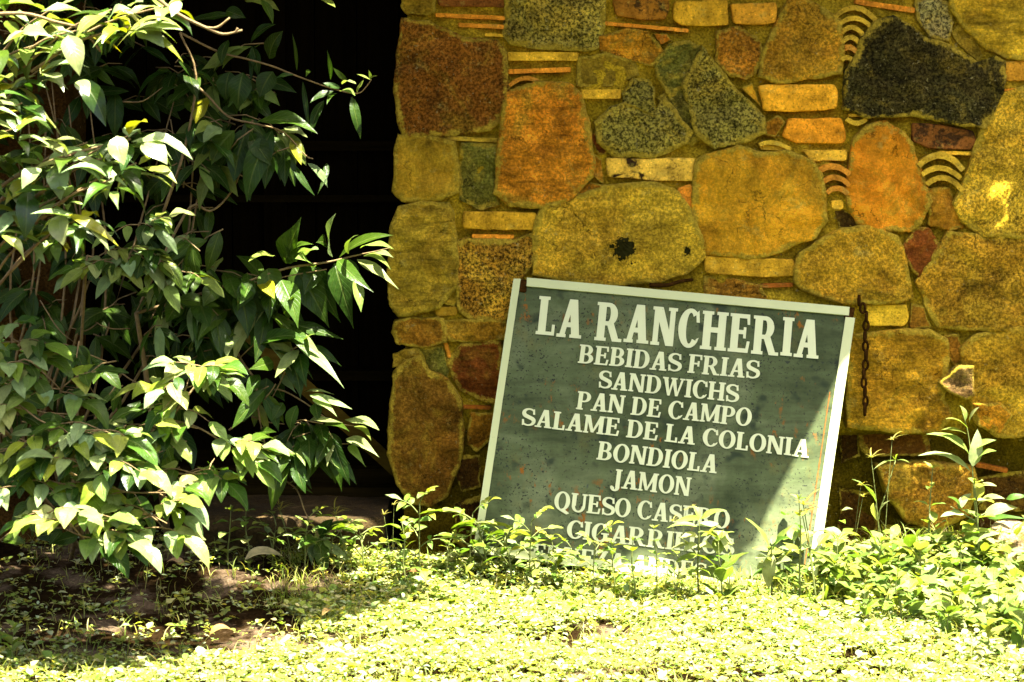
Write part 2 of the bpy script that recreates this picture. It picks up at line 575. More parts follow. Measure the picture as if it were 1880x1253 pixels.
def stone_geo(poly, prot, col, seed, kind='stone', Y0=0.0, step=5.0):
    """one stone: outline in photo pixels on the wall face, bulging `prot` metres out of it"""
    sm = {'stone': 0, 'brick': 1, 'tile': 1}[kind]
    P = smooth_poly(resample(poly, step), sm)
    P = resample(P, step)
    amp = {'stone': 3.4, 'brick': 1.6, 'tile': 0.8}[kind]
    Q = []
    for (x, y) in P:
        v = Vector((x * 0.035, y * 0.035, seed * 3.1))
        v2 = Vector((x * 0.16, y * 0.16, seed * 1.7))
        Q.append((x + amp * noise.noise(v) + amp * 0.55 * noise.noise(v2), y + amp * noise.noise(v + Vector((9, 4, 2))) + amp * 0.55 * noise.noise(v2 + Vector((5, 5, 5)))))
    n = len(Q)
    cx = sum(q[0] for q in Q) / n
    cy = sum(q[1] for q in Q) / n
    if kind == 'stone':
        rings = [(1.095, 0.3), (1.095, -0.72), (1.085, -0.90), (1.065, -0.97), (1.02, -1.0), (0.93, -1.0), (0.86, -1.0), (0.77, -1.0), (0.67, -1.0), (0.56, -1.0), (0.44, -1.0), (0.32, -1.0), (0.2, -1.0), (0.09, -1.0)]
    elif kind == 'brick':
        rings = [(1.0, 0.3), (1.0, -0.7), (0.985, -0.95), (0.95, -1.0), (0.8, -1.0), (0.55, -1.0), (0.3, -1.0)]
    else:
        rings = [(1.0, 0.05), (1.0, -0.8), (0.97, -1.0), (0.6, -1.0)]
    V, Fc, E = [], [], []
    rough = {'stone': 1.0, 'brick': 0.35, 'tile': 0.15}[kind]
    diag = max(max(q[0] for q in Q) - min(q[0] for q in Q), max(q[1] for q in Q) - min(q[1] for q in Q))
    tilt = (noise.noise(Vector((seed, 1, 1))) * 0.05, noise.noise(Vector((1, seed, 1))) * 0.05)
    for ri, (s, d) in enumerate(rings):
        for (x, y) in Q:
            if kind == 'tile':   # a thin course keeps its length: shrink only across
                xx, yy = x, cy + (y - cy) * s if s == 1.0 else y + (cy - y) * (1 - s) * 0.2
                if s < 1: xx, yy = cx + (x - cx) * s, cy + (y - cy) * s
            else:
                if s > 0.9:
                    # inset by a constant width rather than a ratio
                    L = math.hypot(x - cx, y - cy) + 1e-6
                    k = 1 - (1 - s) * min(1.6, 90.0 / L)
                    xx, yy = cx + (x - cx) * k, cy + (y - cy) * k
                else:
                    xx, yy = cx + (x - cx) * s, cy + (y - cy) * s
            w = wp(xx, yy, 0.0)
            dd = d * prot
            if d < 0:
                q3 = Vector((w.x * 9, w.z * 9, seed))
                nz = noise.noise(q3) * 0.009 + (noise.hetero_terrain(q3 * 2.2, 0.6, 2.2, 6, 0.4) - 0.4) * 0.006
                fac = noise.noise(q3 * 3.1) * 0.004 + abs(noise.noise(q3 * 1.6 + Vector((3, 3, 3)))) * 0.016 - 0.004
                nz += fac
                k = min(1.0, -d)
                dd += rough * nz * k
                if kind == 'stone':
                    dd += k * ((xx - cx) * tilt[0] + (yy - cy) * tilt[1]) * 0.0016 * 1.5
            p = Vector((w.x, Y0 + dd, w.z))
            V.append(p)
            E.append(max(0.0, min(1.0, (s - 0.80) / 0.2)))
    for r in range(len(rings) - 1):
        for i in range(n):
            j = (i + 1) % n
            Fc.append((r * n + i, r * n + j, (r + 1) * n + j, (r + 1) * n + i))
    b = len(V)
    last = [V[(len(rings) - 1) * n + i] for i in range(n)]
    ctr = sum(last, Vector()) / n
    V.append(ctr)
    for i in range(n):
        Fc.append(((len(rings) - 1) * n + i, (len(rings) - 1) * n + (i + 1) % n, b))
    c, sp = C[col] if isinstance(col, str) else col
    v = 0.9 + 0.25 * noise.noise(Vector((seed * 2.3, 7, 1)))
    E.append(0.0)
    k_ = 1.28
    attr = [(min(.8, c[0] * v * k_ * 1.22), min(.7, c[1] * v * k_ * 1.12), c[2] * v * k_ * .9, sp)] * len(V)
    rn = (seed * 0.6180339) % 1.0
    sr = (seed * 0.3719) % 1.0
    sr = max(0.0, sr * 1.5 - 0.55)
    EDGE[:] = [(e, sr, rn, 1) for e in E]
    return V, Fc, attr


wall = empty("stone_wall", (0.6, 0.2, 0.0), "rough stone wall of ochre, orange and black fieldstones with brick and tile slivers in olive mortar", "wall")

# mortar bed with the jamb returning into the doorway
def make_mortar():
    edge = [(-500, 752), (0, 750), (60, 746), (245, 744), (300, 742), (365, 750), (380, 740), (480, 732), (560, 744), (600, 742), (640, 744), (700, 738), (800, 730), (930, 742), (1060, 742), (1200, 742)]
    def ex(py):
        for (a, xa), (b, xb) in zip(edge, edge[1:]):
            if a <= py <= b:
                return xa + (xb - xa) * (py - a) / (b - a)
        return 742
    V, Q, A = [], [], []
    pys = np.arange(-420, 1101, 6.0)
    nu = 330
    for py in pys:
        x0 = ex(py)
        w0 = wp(x0, py)
        row = []
        row.append(Vector((w0.x + 0.01, 0.46, w0.z)))
        row.append(Vector((w0.x, 0.03, w0.z)))
        for i in range(nu):
            px = x0 + (2720 - x0) * (i / (nu - 1)) ** 1.15
            w = wp(px, py)
            q = Vector((w.x * 5, w.z * 5, 0.3))
            d = -0.010 + 0.016 * noise.noise(q * 1.4) + 0.013 * noise.noise(q * 4) + 0.006 * noise.hetero_terrain(q * 7, 0.8, 2.2, 4, 0.3)
            # the base course right of the sign is set back behind the courses above
            if py > 792 and px > 1380:
                d = d + 0.055 * min(1.0, (py - 792) / 12.0)
            row.append(Vector((w.x, d, w.z)))
        for k, p in enumerate(row):
            V.append(p)
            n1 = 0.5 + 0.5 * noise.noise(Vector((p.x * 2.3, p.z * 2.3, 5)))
            foot_tone = 1.0  # mortar colour drops to a darker tone towards the wall foot
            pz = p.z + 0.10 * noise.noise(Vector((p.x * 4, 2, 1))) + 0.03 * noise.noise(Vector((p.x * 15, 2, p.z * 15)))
            if pz < 0.36: foot_tone = 0.28
            elif pz < 0.44: foot_tone = 0.28 + (pz - 0.36) / 0.08 * 0.72
            A.append(((0.42 + 0.12 * n1) * foot_tone, (0.285 + 0.075 * n1) * foot_tone, 0.018 * foot_tone, 1))
    w = nu + 2
    for j in range(len(pys) - 1):
        for i in range(w - 1):
            a = j * w + i
            Q.append((a, a + w, a + w + 1, a + 1))
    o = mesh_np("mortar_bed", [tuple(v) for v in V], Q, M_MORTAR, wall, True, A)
    return o
make_mortar()

STONES = [
 # (outline, protrusion, colour)
 ([(741,-20),(795,-20),(797,18),(785,24),(750,24),(742,14)], .02, 'olive'),
 ([(742,40),(790,48),(850,75),(905,78),(925,100),(926,180),(915,215),(895,235),(820,243),(745,245),(735,220),(731,170),(736,110)], .032, 'rust'),
 ([(935,-30),(1100,-30),(1105,30),(1098,75),(1090,88),(1000,85),(940,78),(930,60)], .022, 'grey'),
 ([(1105,70),(1150,55),(1185,60),(1215,95),(1195,118),(1140,108),(1110,92)], .02, 'ochrerust'),
 ([(1200,64),(1225,62),(1230,75),(1212,80)], .012, 'orange'),
 ([(1065,110),(1110,102),(1160,115),(1165,140),(1120,155),(1065,158)], .012, 'olive'),
 ([(1143,172),(1163,146),(1190,150),(1200,170),(1198,212),(1170,198),(1148,188)], .032, 'grey'),
 ([(1100,225),(1125,200),(1150,192),(1198,214),(1215,182),(1240,215),(1265,240),(1255,262),(1200,285),(1130,282),(1105,260)], .028, 'grey'),
 ([(1258,160),(1290,92),(1310,120),(1350,168),(1395,212),(1398,240),(1365,255),(1310,266),(1280,240),(1268,190)], .03, 'grey'),
 ([(1212,184),(1258,158),(1272,200),(1285,242),(1266,262),(1248,236),(1230,206)], .014, ((0.10,0.095,0.016),0.7)),
 ([(1205,112),(1230,86),(1262,80),(1285,92),(1260,150),(1232,176),(1208,140)], .018, 'green'),
 ([(930,175),(985,155),(1040,158),(1062,175),(1075,225),(1085,290),(1082,320),(1060,345),(1035,365),(990,376),(940,372),(912,350),(918,290),(925,230)], .035, ((0.40,0.17,0.012),0.5)),
 ([(735,252),(780,253),(830,266),(834,300),(837,350),(800,362),(745,365),(727,345),(730,300)], .034, ((0.34,0.235,0.018),0.25)),
 ([(850,268),(918,268),(915,310),(908,345),(912,370),(880,378),(848,360),(845,310)], .014, 'green'),
 ([(1085,250),(1100,245),(1115,280),(1100,285)], .012, 'redbrown'),
 ([(1090,285),(1102,292),(1107,335),(1092,320)], .012, 'ochrerust'),
 ([(1060,350),(1080,335),(1105,340),(1095,358),(1070,362)], .014, 'ochrerust'),
 ([(1448,10),(1478,6),(1500,18),(1535,40),(1540,85),(1538,132),(1480,140),(1430,148),(1395,138),(1405,95),(1425,55)], .03, ((0.36,0.21,0.016),0.6)),
 ([(1318,62),(1350,55),(1385,70),(1395,95),(1385,130),(1365,142),(1340,135),(1318,110)], .024, ((0.28,0.13,0.012),0.7)),
 ([(1555,130),(1575,105),(1585,70),(1610,45),(1640,36),(1670,50),(1690,75),(1735,88),(1770,108),(1800,125),(1815,105),(1835,115),(1838,140),(1825,180),(1800,232),(1740,222),(1680,208),(1600,212),(1553,200)], .04, 'black'),
 ([(1683,5),(1700,-5),(1735,5),(1745,40),(1735,70),(1705,65),(1685,35)], .02, ((0.20,0.19,0.07),1.0)),
 ([(1748,60),(1765,48),(1790,70),(1798,100),(1790,110),(1765,85)], .016, 'olive'),
 ([(1745,-30),(1930,-30),(1930,100),(1880,105),(1840,100),(1800,75),(1765,40),(1748,20)], .03, ((0.40,0.28,0.018),0.4)),
 ([(1362,162),(1382,155),(1394,192),(1382,182)], .012, 'ochre'),
 ([(1405,225),(1425,212),(1437,225),(1422,248),(1405,245)], .014, 'ochrerust'),
 ([(1282,300),(1300,290),(1360,272),(1400,288),(1440,280),(1480,295),(1500,320),(1508,360),(1510,400),(1490,430),(1440,450),(1400,468),(1345,466),(1300,460),(1285,440),(1275,400),(1278,340)], .034, ((0.58,0.33,0.018),0.25)),
 ([(1590,235),(1625,228),(1648,245),(1670,270),(1675,300),(1690,330),(1700,365),(1685,405),(1670,418),(1600,416),(1575,405),(1558,370),(1560,320),(1570,260)], .03, ((0.50,0.215,0.012),0.1)),
 ([(1705,350),(1740,348),(1750,380),(1765,415),(1740,420),(1705,410)], .018, ((0.34,0.18,0.014),0.2)),
 ([(1835,180),(1880,165),(1960,175),(1960,430),(1880,430),(1800,425),(1770,405),(1752,370),(1770,340),(1790,280),(1805,240)], .03, ((0.36,0.255,0.02),0.7)),
 ([(1535,390),(1555,388),(1575,410),(1565,418),(1540,415)], .012, 'dark'),
 ([(733,385),(780,375),(820,378),(830,400),(835,480),(835,520),(805,560),(735,574),(720,550),(718,500),(722,430)], .036, 'olive'),
 ([(838,450),(860,440),(900,447),(940,445),(975,432),(980,460),(970,490),(945,520),(940,560),(925,582),(870,586),(845,560),(840,500)], .026, 'grain'),
 ([(1000,375),(1040,372),(1120,345),(1200,340),(1240,355),(1262,390),(1285,440),(1285,470),(1250,500),(1200,512),(1080,518),(1030,510),(985,500),(983,450),(992,400)], .036, ((0.38,0.27,0.022),0.55)),
 ([(805,548),(835,526),(843,545),(832,562)], .012, 'olive'),
 ([(730,590),(755,583),(810,585),(816,605),(815,625),(780,632),(733,628),(726,610)], .03, 'brown'),
 ([(820,590),(870,588),(925,592),(935,600),(925,620),(890,625),(830,622),(818,605)], .026, ((0.30,0.18,0.014),0.5)),
 ([(726,650),(745,640),(770,638),(772,655),(750,665),(726,672)], .022, 'olive'),
 ([(770,640),(812,635),(822,680),(815,700),(790,682)], .014, 'green'),
 ([(828,660),(850,635),(915,630),(918,735),(880,728),(845,710),(835,690)], .022, 'redbrown'),
 ([(725,690),(745,668),(775,657),(790,685),(820,700),(840,735),(847,790),(835,860),(820,900),(790,920),(758,915),(733,880),(720,830),(722,750)], .045, ((0.165,0.088,0.010),0.5)),
 ([(866,760),(905,758),(900,800),(878,822),(860,812)], .024, 'brown'),
 ([(1297,512),(1335,510),(1390,525),(1402,548),(1300,548)], .022, 'brown'),
 ([(1463,490),(1475,465),(1530,430),(1590,420),(1640,435),(1652,470),(1660,510),(1668,545),(1620,552),(1540,548),(1480,530),(1465,515)], .038, ((0.36,0.225,0.016),0.6)),
 ([(1655,455),(1680,422),(1700,425),(1720,450),(1705,485),(1690,505),(1670,490)], .022, 'redbrown'),
 ([(1745,430),(1800,435),(1870,432),(1960,440),(1960,595),(1885,598),(1800,600),(1725,597),(1705,560),(1685,515),(1720,470)], .03, ((0.27,0.175,0.014),0.7)),
 ([(1672,560),(1695,565),(1705,600),(1670,598)], .018, 'brown'),
 ([(1560,620),(1640,612),(1700,610),(1730,625),(1735,660),(1728,690),(1725,730),(1740,760),(1720,785),(1640,785),(1556,778)], .034, ((0.36,0.215,0.014),0.45)),
 ([(1735,618),(1755,615),(1765,650),(1750,668),(1738,650)], .022, 'brown'),
 ([(1765,640),(1790,620),(1885,600),(1960,600),(1960,792),(1885,790),(1830,795),(1795,770),(1780,720),(1770,680)], .036, ((0.33,0.22,0.016),0.6)),
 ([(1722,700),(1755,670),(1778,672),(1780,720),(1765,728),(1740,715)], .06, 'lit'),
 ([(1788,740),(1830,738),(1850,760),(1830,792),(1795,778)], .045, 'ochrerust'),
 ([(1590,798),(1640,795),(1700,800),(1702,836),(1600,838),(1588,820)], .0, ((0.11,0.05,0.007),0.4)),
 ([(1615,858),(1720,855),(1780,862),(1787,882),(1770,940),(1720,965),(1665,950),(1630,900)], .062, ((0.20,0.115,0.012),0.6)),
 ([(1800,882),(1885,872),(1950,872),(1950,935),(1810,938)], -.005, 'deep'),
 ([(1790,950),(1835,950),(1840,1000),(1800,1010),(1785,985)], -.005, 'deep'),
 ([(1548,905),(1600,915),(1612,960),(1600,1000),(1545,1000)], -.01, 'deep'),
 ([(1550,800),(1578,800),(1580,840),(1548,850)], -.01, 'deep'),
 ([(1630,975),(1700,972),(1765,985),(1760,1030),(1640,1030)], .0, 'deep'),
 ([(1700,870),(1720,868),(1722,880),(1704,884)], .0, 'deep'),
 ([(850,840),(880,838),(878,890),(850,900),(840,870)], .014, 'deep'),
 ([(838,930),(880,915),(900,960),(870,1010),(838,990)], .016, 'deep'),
 # hidden behind the sign, seen only from the side
 ([(960,560),(1080,540),(1130,640),(1090,720),(980,720),(930,650)], .02, 'brown'),
 ([(1160,560),(1290,560),(1330,680),(1250,740),(1150,700)], .02, 'olive'),
 ([(1360,580),(1500,590),(1520,700),(1440,760),(1350,700)], .02, 'brown'),
 ([(940,760),(1080,750),(1120,860),(1020,930),(930,880)], .02, 'deep'),
 ([(1150,770),(1300,770),(1330,900),(1200,940),(1140,860)], .02, 'deep'),
 ([(1360,790),(1490,790),(1500,930),(1390,950),(1350,880)], .02, 'deep'),
]
LBL = {'black': "big black lichen-stained boulder in the wall", 'orange': "bright orange sandstone", 'grey': "dark speckled granite stone"}
for i, (poly, pr, col) in enumerate(STONES):
    Y0 = 0.0
    if min(p[1] for p in poly) > 790 and min(p[0] for p in poly) > 1380:
        Y0 = 0.035
    V, Fc, A = stone_geo(poly, pr + 0.008, col, 10.0 + i, 'stone', Y0)
    o = mesh_from("fieldstone", V, Fc, M_STONE, wall, True, {"col": A, "edge": EDGE})
    if i == 32: PALE = o
    if isinstance(col, str) and col in LBL:
        o["label"] = LBL[col]

BRICKS = [
 ([(800,-12),(930,-12),(930,15),(806,12)], .018, ((0.13,0.05,0.010),0.6)),
 ([(1124,5),(1128,-8),(1225,-8),(1228,15),(1222,36),(1180,38),(1130,30)], .02, ((0.26,0.12,0.014),0.9)),
 ([(1236,3),(1335,0),(1337,48),(1250,48),(1235,38)], .024, ((0.48,0.29,0.02),0.1)),
 ([(1340,8),(1424,5),(1426,42),(1400,47),(1345,44)], .022, ((0.46,0.24,0.02),0.3)),
 ([(1112,290),(1275,290),(1273,332),(1215,333),(1115,325),(1112,308)], .026, ((0.52,0.35,0.05),1.0)),
 ([(1243,345),(1268,337),(1282,375),(1265,394),(1252,385)], .02, ((0.48,0.19,0.018),0.1)),
 ([(1840,113),(1930,110),(1930,150),(1838,148)], .02, ((0.42,0.22,0.02),0.2)),
 ([(1390,158),(1405,155),(1530,155),(1538,170),(1535,200),(1460,206),(1400,204)], .026, ((0.55,0.285,0.018),0.1)),
 ([(1445,218),(1545,216),(1551,245),(1550,263),(1460,264),(1434,250)], .024, ((0.52,0.225,0.014),0.1)),
 ([(1468,275),(1555,275),(1554,296),(1490,296)], .018, ((0.52,0.33,0.03),0.1)),
 ([(1523,367),(1547,367),(1547,384),(1525,384)], .016, ((0.56,0.35,0.03),0.0)),
 ([(1672,225),(1720,228),(1785,240),(1793,262),(1780,275),(1700,272),(1672,258)], .022, ((0.16,0.065,0.014),0.9)),
 ([(848,387),(985,390),(990,400),(985,422),(900,422),(850,418)], .026, ((0.46,0.28,0.02),0.25)),
 ([(797,563),(840,562),(842,578),(800,581)], .016, ((0.30,0.19,0.016),0.1)),
 ([(1290,468),(1455,475),(1459,505),(1400,508),(1293,500)], .03, ((0.40,0.245,0.018),0.25)),
 ([(1585,558),(1665,558),(1668,585),(1660,598),(1590,598)], .022, ((0.44,0.30,0.022),0.1)),
]
TILES = [  # straight slivers: (x0,y0,x1,y1,thickness)
 (799,28,928,34,8,'o'), (842,46,926,50,8,'o'), (890,64,928,66,6,'y'), (930,104,1062,104,16,'y'), (932,132,1048,128,9,'o'),
 (1108,43,1264,57,7,'o'), (1066,173,1140,173,17,'y'), (808,253,920,258,8,'g'), (1567,3,1678,20,10,'o'), (866,433,944,434,7,'o'),
 (850,746,902,747,7,'r'), (1395,524,1455,522,8,'r'), (1840,798,1930,796,8,'r'), (1793,855,1852,866,9,'r'), (816,622,826,656,7,'o'),
 (1842,168,1920,160,8,'o'), (1395,270,1450,272,9,'y'), (1720,280,1792,282,7,'y'), (1556,212,1590,210,6,'y'),
]
ARCS = [  # curved roof tile ends: (x0,y0, peak y, x1,y1, thickness, colour)
 (935,158,144,988,150,8,'o'),
 (1530,32,15,1605,38,10,'y'), (1537,47,34,1595,49,9,'y'), (1541,63,51,1582,65,9,'y'), (1543,79,69,1576,81,9,'y'), (1542,94,87,1571,97,10,'o'), (1542,111,106,1564,113,9,'y'),
 (1552,218,226,1588,218,9,'y'),
 (1497,317,305,1557,320,11,'o'), (1506,336,325,1557,340,10,'o'), (1516,354,345,1554,356,10,'o'),
 (1684,304,285,1765,312,12,'y'), (1690,320,308,1760,327,10,'y'), (1698,339,326,1764,350,10,'y'),
 (1392,266,262,1450,275,8,'y'),
]
TC = {'o': ((0.46, 0.19, 0.018), 0.1), 'y': ((0.50, 0.32, 0.025), 0.1), 'g': ((0.28, 0.20, 0.02), 0.1), 'r': ((0.22, 0.075, 0.010), 0.1)}
V, Fc, A = [], [], []
for i, (poly, pr, col) in enumerate(BRICKS):
    v, f, a = stone_geo(poly, pr + 0.006, col, 100.0 + i, 'brick')
    b = len(V); V += v; Fc += [tuple(b + k for k in q) for q in f]; A += a
mesh_from("brick", V, Fc, M_BRICK, wall, True, {"col": A})
V, Fc, A = [], [], []
for i, (x0, y0, x1, y1, th, c) in enumerate(TILES):
    nx_, ny_ = -(y1 - y0), (x1 - x0)
    L = math.hypot(nx_, ny_)
    hx, hy = nx_ / L * th / 2, ny_ / L * th / 2
    poly = [(x0 - hx, y0 - hy), (x1 - hx, y1 - hy), (x1 + hx, y1 + hy), (x0 + hx, y0 + hy)]
    v, f, a = stone_geo(poly, 0.024, TC[c], 200.0 + i, 'tile', 0.04 if (y0 > 790) else 0.0, 2.5)
    b = len(V); V += v; Fc += [tuple(b + k for k in q) for q in f]; A += a
for i, (x0, y0, pk, x1, y1, th, c) in enumerate(ARCS):
    up, dn = [], []
    for k in range(13):
        t = k / 12
        x = x0 + (x1 - x0) * t
        y = y0 + (y1 - y0) * t + (pk - (y0 + y1) / 2) * 4 * t * (1 - t)
        dx = (x1 - x0)
        dy = (y1 - y0) + (pk - (y0 + y1) / 2) * 4 * (1 - 2 * t)
        L = math.hypot(dx, dy)
        h = th / 2 * (0.85 + 0.15 * math.sin(math.pi * t))
        up.append((x + dy / L * h, y - dx / L * h))
        dn.append((x - dy / L * h, y + dx / L * h))
    # strips between the two edges, raised from the mortar
    b = len(V)
    cc, sp = TC[c]
    vv = 0.8 + 0.4 * R.random()
    for (pu, pd) in zip(up, dn):
        for j, (p, d) in enumerate(((pu, 0.012), (pu, -0.030), (pd, -0.030), (pd, 0.012))):
            jx = R.uniform(-0.6, 0.6)
            w = wp(p[0] + jx, p[1] + R.uniform(-0.5, 0.5))
            V.append(Vector((w.x, d - 0.006 + R.uniform(-0.001, 0.001), w.z)))
            A.append((cc[0] * vv, cc[1] * vv, cc[2] * vv, sp))
    for k in range(12):
        for j in range(3):
            Fc.append((b + k * 4 + j, b + (k + 1) * 4 + j, b + (k + 1) * 4 + j + 1, b + k * 4 + j + 1))
    Fc.append((b, b + 1, b + 2, b + 3))
    Fc.append((b + 51, b + 50, b + 49, b + 48))
mesh_from("roof_tile", V, Fc, M_BRICK, wall, False, {"col": A})

# stones outside the frame so that the wall goes on
V, Fc, A, E2 = [], [], [], []
k = 0
for gy in range(-400, 1060, 118):
    for gx in range(-420, 2700, 132):
        x, y = gx + R.uniform(-22, 22) + (gy // 118 % 2) * 60, gy + R.uniform(-16, 16)
        inside = -40 < y < 1040 and x < 1955
        if inside or (x < 800) or (y > -40 and x < 2015):
            if not (x > 800 and y < -75):
                continue
        k += 1
        poly = [(x + math.cos(a) * (58 + R.uniform(-12, 6)), y + math.sin(a) * (50 + R.uniform(-10, 6))) for a in [j * math.pi / 4 + R.uniform(-.2, .2) for j in range(8)]]
        v, f, a = stone_geo(poly, .025, R.choice(['olive', 'ochre', 'brown', 'rust', 'ochrerust', 'grey']), 400.0 + k, 'stone', 0, 9)
        b = len(V); V += v; Fc += [tuple(b + q for q in g) for g in f]; A += a; E2 += EDGE
o = mesh_from("rubble_stone", V, Fc, M_STONE, wall, True, {"col": A, "edge": E2})
o["kind"] = "stuff"

# black crust of lichen on the big pale stone, lying on its real surface
V, Fc = [], []
for (px, py, r, sd) in ((1148, 463, 25, 1.0), (1268, 468, 9, 5.0)):
    st_ = 1.6
    m = int(r * 1.5 / st_)
    for a in range(-m, m):
        for b_ in range(-m, m):
            x, y = a * st_, b_ * st_
            d = math.hypot(x, y) / r
            q = d + 0.55 * noise.noise(Vector((x * .09, y * .09, sd))) + 0.45 * noise.noise(Vector((x * .3, y * .3, sd)))
            if q > 0.80: continue
            cs = []
            for (ox, oy) in ((0, 0), (1, 0), (1, 1), (0, 1)):
                w = wp(px + x + ox * st_, py + y + oy * st_, -0.2)
                ok, hit, _n, _i = PALE.ray_cast(Vector((w.x, -0.3, w.z)), Vector((0, 1, 0)))
                if ok: cs.append(Vector((w.x, hit.y - 0.0012, w.z)))
            if len(cs) == 4:
                k = len(V); V += cs; Fc.append((k, k + 3, k + 2, k + 1))
o = mesh_from("lichen", V, Fc, mat_simple("black_lichen", (0.014, 0.013, 0.003), 0.95, 0.0, 120), wall, False)
o["label"] = "black lichen crust on the big pale stone"

# ------------------------------------------------------------------ left wall return beside the door, lintel
lw = empty("side_wall", (-1.7, 0.2, 0.0), "dark brown rough wall seen through the glossy bush beside the doorway", "wall")
V, Q, A = [], [], []
pys = np.arange(-420, 1101, 16.0)
for py in pys:
    pxs = list(np.linspace(-900, 120, 70))
    for px in pxs:
        w = wp(px + 8 * noise.noise(Vector((py * .02, 1, 1))), py)
        q = Vector((w.x * 5, w.z * 5, 8))
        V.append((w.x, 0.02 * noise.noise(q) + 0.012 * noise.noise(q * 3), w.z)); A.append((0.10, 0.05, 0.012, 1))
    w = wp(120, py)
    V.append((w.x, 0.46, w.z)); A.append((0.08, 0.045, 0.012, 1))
w_ = 71
for j in range(len(pys) - 1):
    for i in range(w_ - 1):
        a = j * w_ + i
        Q.append((a, a + w_, a + w_ + 1, a + 1))
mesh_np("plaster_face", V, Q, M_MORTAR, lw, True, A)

door_x0, door_x1 = wp(120, 600).x, wp(748, 600).x
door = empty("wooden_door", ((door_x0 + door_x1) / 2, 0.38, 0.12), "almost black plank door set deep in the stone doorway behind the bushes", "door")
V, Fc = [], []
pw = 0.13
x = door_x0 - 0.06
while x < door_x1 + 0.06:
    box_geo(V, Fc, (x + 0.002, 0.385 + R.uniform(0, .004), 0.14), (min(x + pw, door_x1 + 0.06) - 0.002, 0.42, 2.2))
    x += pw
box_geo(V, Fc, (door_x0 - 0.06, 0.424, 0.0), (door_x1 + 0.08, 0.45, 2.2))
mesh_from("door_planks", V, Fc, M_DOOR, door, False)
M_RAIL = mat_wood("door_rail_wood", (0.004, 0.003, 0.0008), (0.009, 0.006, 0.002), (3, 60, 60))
for py, hgt in ((268, 0.03), (365, 0.022), (690, 0.03), (840, 0.05)):
    z = wp(600, py, 0.36).z
    V, Fc = [], []
    box_geo(V, Fc, (door_x0 - 0.05, 0.352, z - hgt / 2), (door_x1 + 0.05, 0.384, z + hgt / 2))
    mesh_from("rail", V, Fc, M_RAIL, door, False)
V, Fc = [], []
box_geo(V, Fc, (wp(505, 300, .36).x - .035, 0.356, 0.14), (wp(505, 300, .36).x + .035, 0.3845, 2.2))
mesh_from("stile", V, Fc, M_DOOR, door, False)
V, Fc = [], []
box_geo(V, Fc, (door_x0 - 0.3, 0.03, 2.0), (door_x1 + 0.05, 0.44, 2.28))
ln = mesh_from("lintel", V, Fc, M_DOOR, door, False)
# threshold
V, Fc = [], []
zt = wp(600, 902, 0.25).z
box_geo(V, Fc, (door_x0 - 0.02, 0.19, 0.05), (door_x1 + 0.02, 0.40, zt + 0.02))
box_geo(V, Fc, (door_x0 - 0.02, 0.28, zt + 0.021), (door_x1 + 0.02, 0.395, zt + 0.065))
mesh_from("sill", V, Fc, M_SILL, door, False)

# stone step slab in front of the door
def make_step():
    st = NT("worn_step_stone")
    c = st.ramp(st.noise(9, 6, 0.65), [(0.3, (0.018, 0.010, 0.002)), (0.6, (0.055, 0.034, 0.008)), (0.75, (0.17, 0.11, 0.045))])
    grit = st.ramp(st.noise(120, 4, 0.6), [(0.35, 0.5), (0.65, 1.4)])
    c = st.mix(0.8, c, grit, 'MULTIPLY')
    m = st.fin(c, 0.9, st.bump(st.noise(60, 8, 0.7), 1.0, 0.015), 0.2)
    x0, x1 = wp(335, 960, -0.25).x, wp(706, 960, -0.25).x
    zt_ = wp(640, 955, -0.25).z
    V, Q = [], []
    nx, prof = 60, []
    # profile from back of top, to the rounded front nosing, down the face
    for t in np.linspace(0.30, -0.21, 18): prof.append((t, zt_))
    for a in np.linspace(10, 90, 7): prof.append((-0.21 - 0.035 * math.sin(rad(a)), zt_ - 0.035 + 0.035 * math.cos(rad(a))))
    for k_, z in enumerate(np.linspace(zt_ - 0.05, -0.06, 9)): prof.append((-0.243 + 0.045 * (k_ + 1) / 9, z))
    for j, (y, z) in enumerate(prof):
        for i in range(nx):
            x = x0 + (x1 - x0) * i / (nx - 1)
            q = Vector((x * 7, y * 7, z * 7))
            e = noise.noise(q) * 0.012 + noise.noise(q * 4) * 0.005
            yy = y + (e if y < -0.2 else 0) + 0.018 * noise.noise(Vector((x * 5, 1, 9)))
            V.append((x, yy, z + e * 0.7 + (0.0 if z < zt_ - .03 else 0.006 * noise.noise(Vector((x * 4, y * 4, 4))))))
    for j in range(len(prof) - 1):
        for i in range(nx - 1):
            a = j * nx + i
            Q.append((a, a + nx, a + nx + 1, a + 1))
    # end caps
    np_ = len(prof)
    b = len(V)
    V.append((x1 - 0.01, 0.3, -0.06)); V.append((x0 + 0.01, 0.3, -0.06))
    me_faces = [tuple(q) for q in Q]
    me_faces.append(tuple([j * nx + nx - 1 for j in range(np_)][::-1] + [b]))
    me_faces.append(tuple([j * nx for j in range(np_)] + [b + 1]))
    o = mesh_from("door_step", V, me_faces, m, None, True)
    tag(o, "low worn stone step below the dark door, its front lip catching the sun", "step")
make_step()

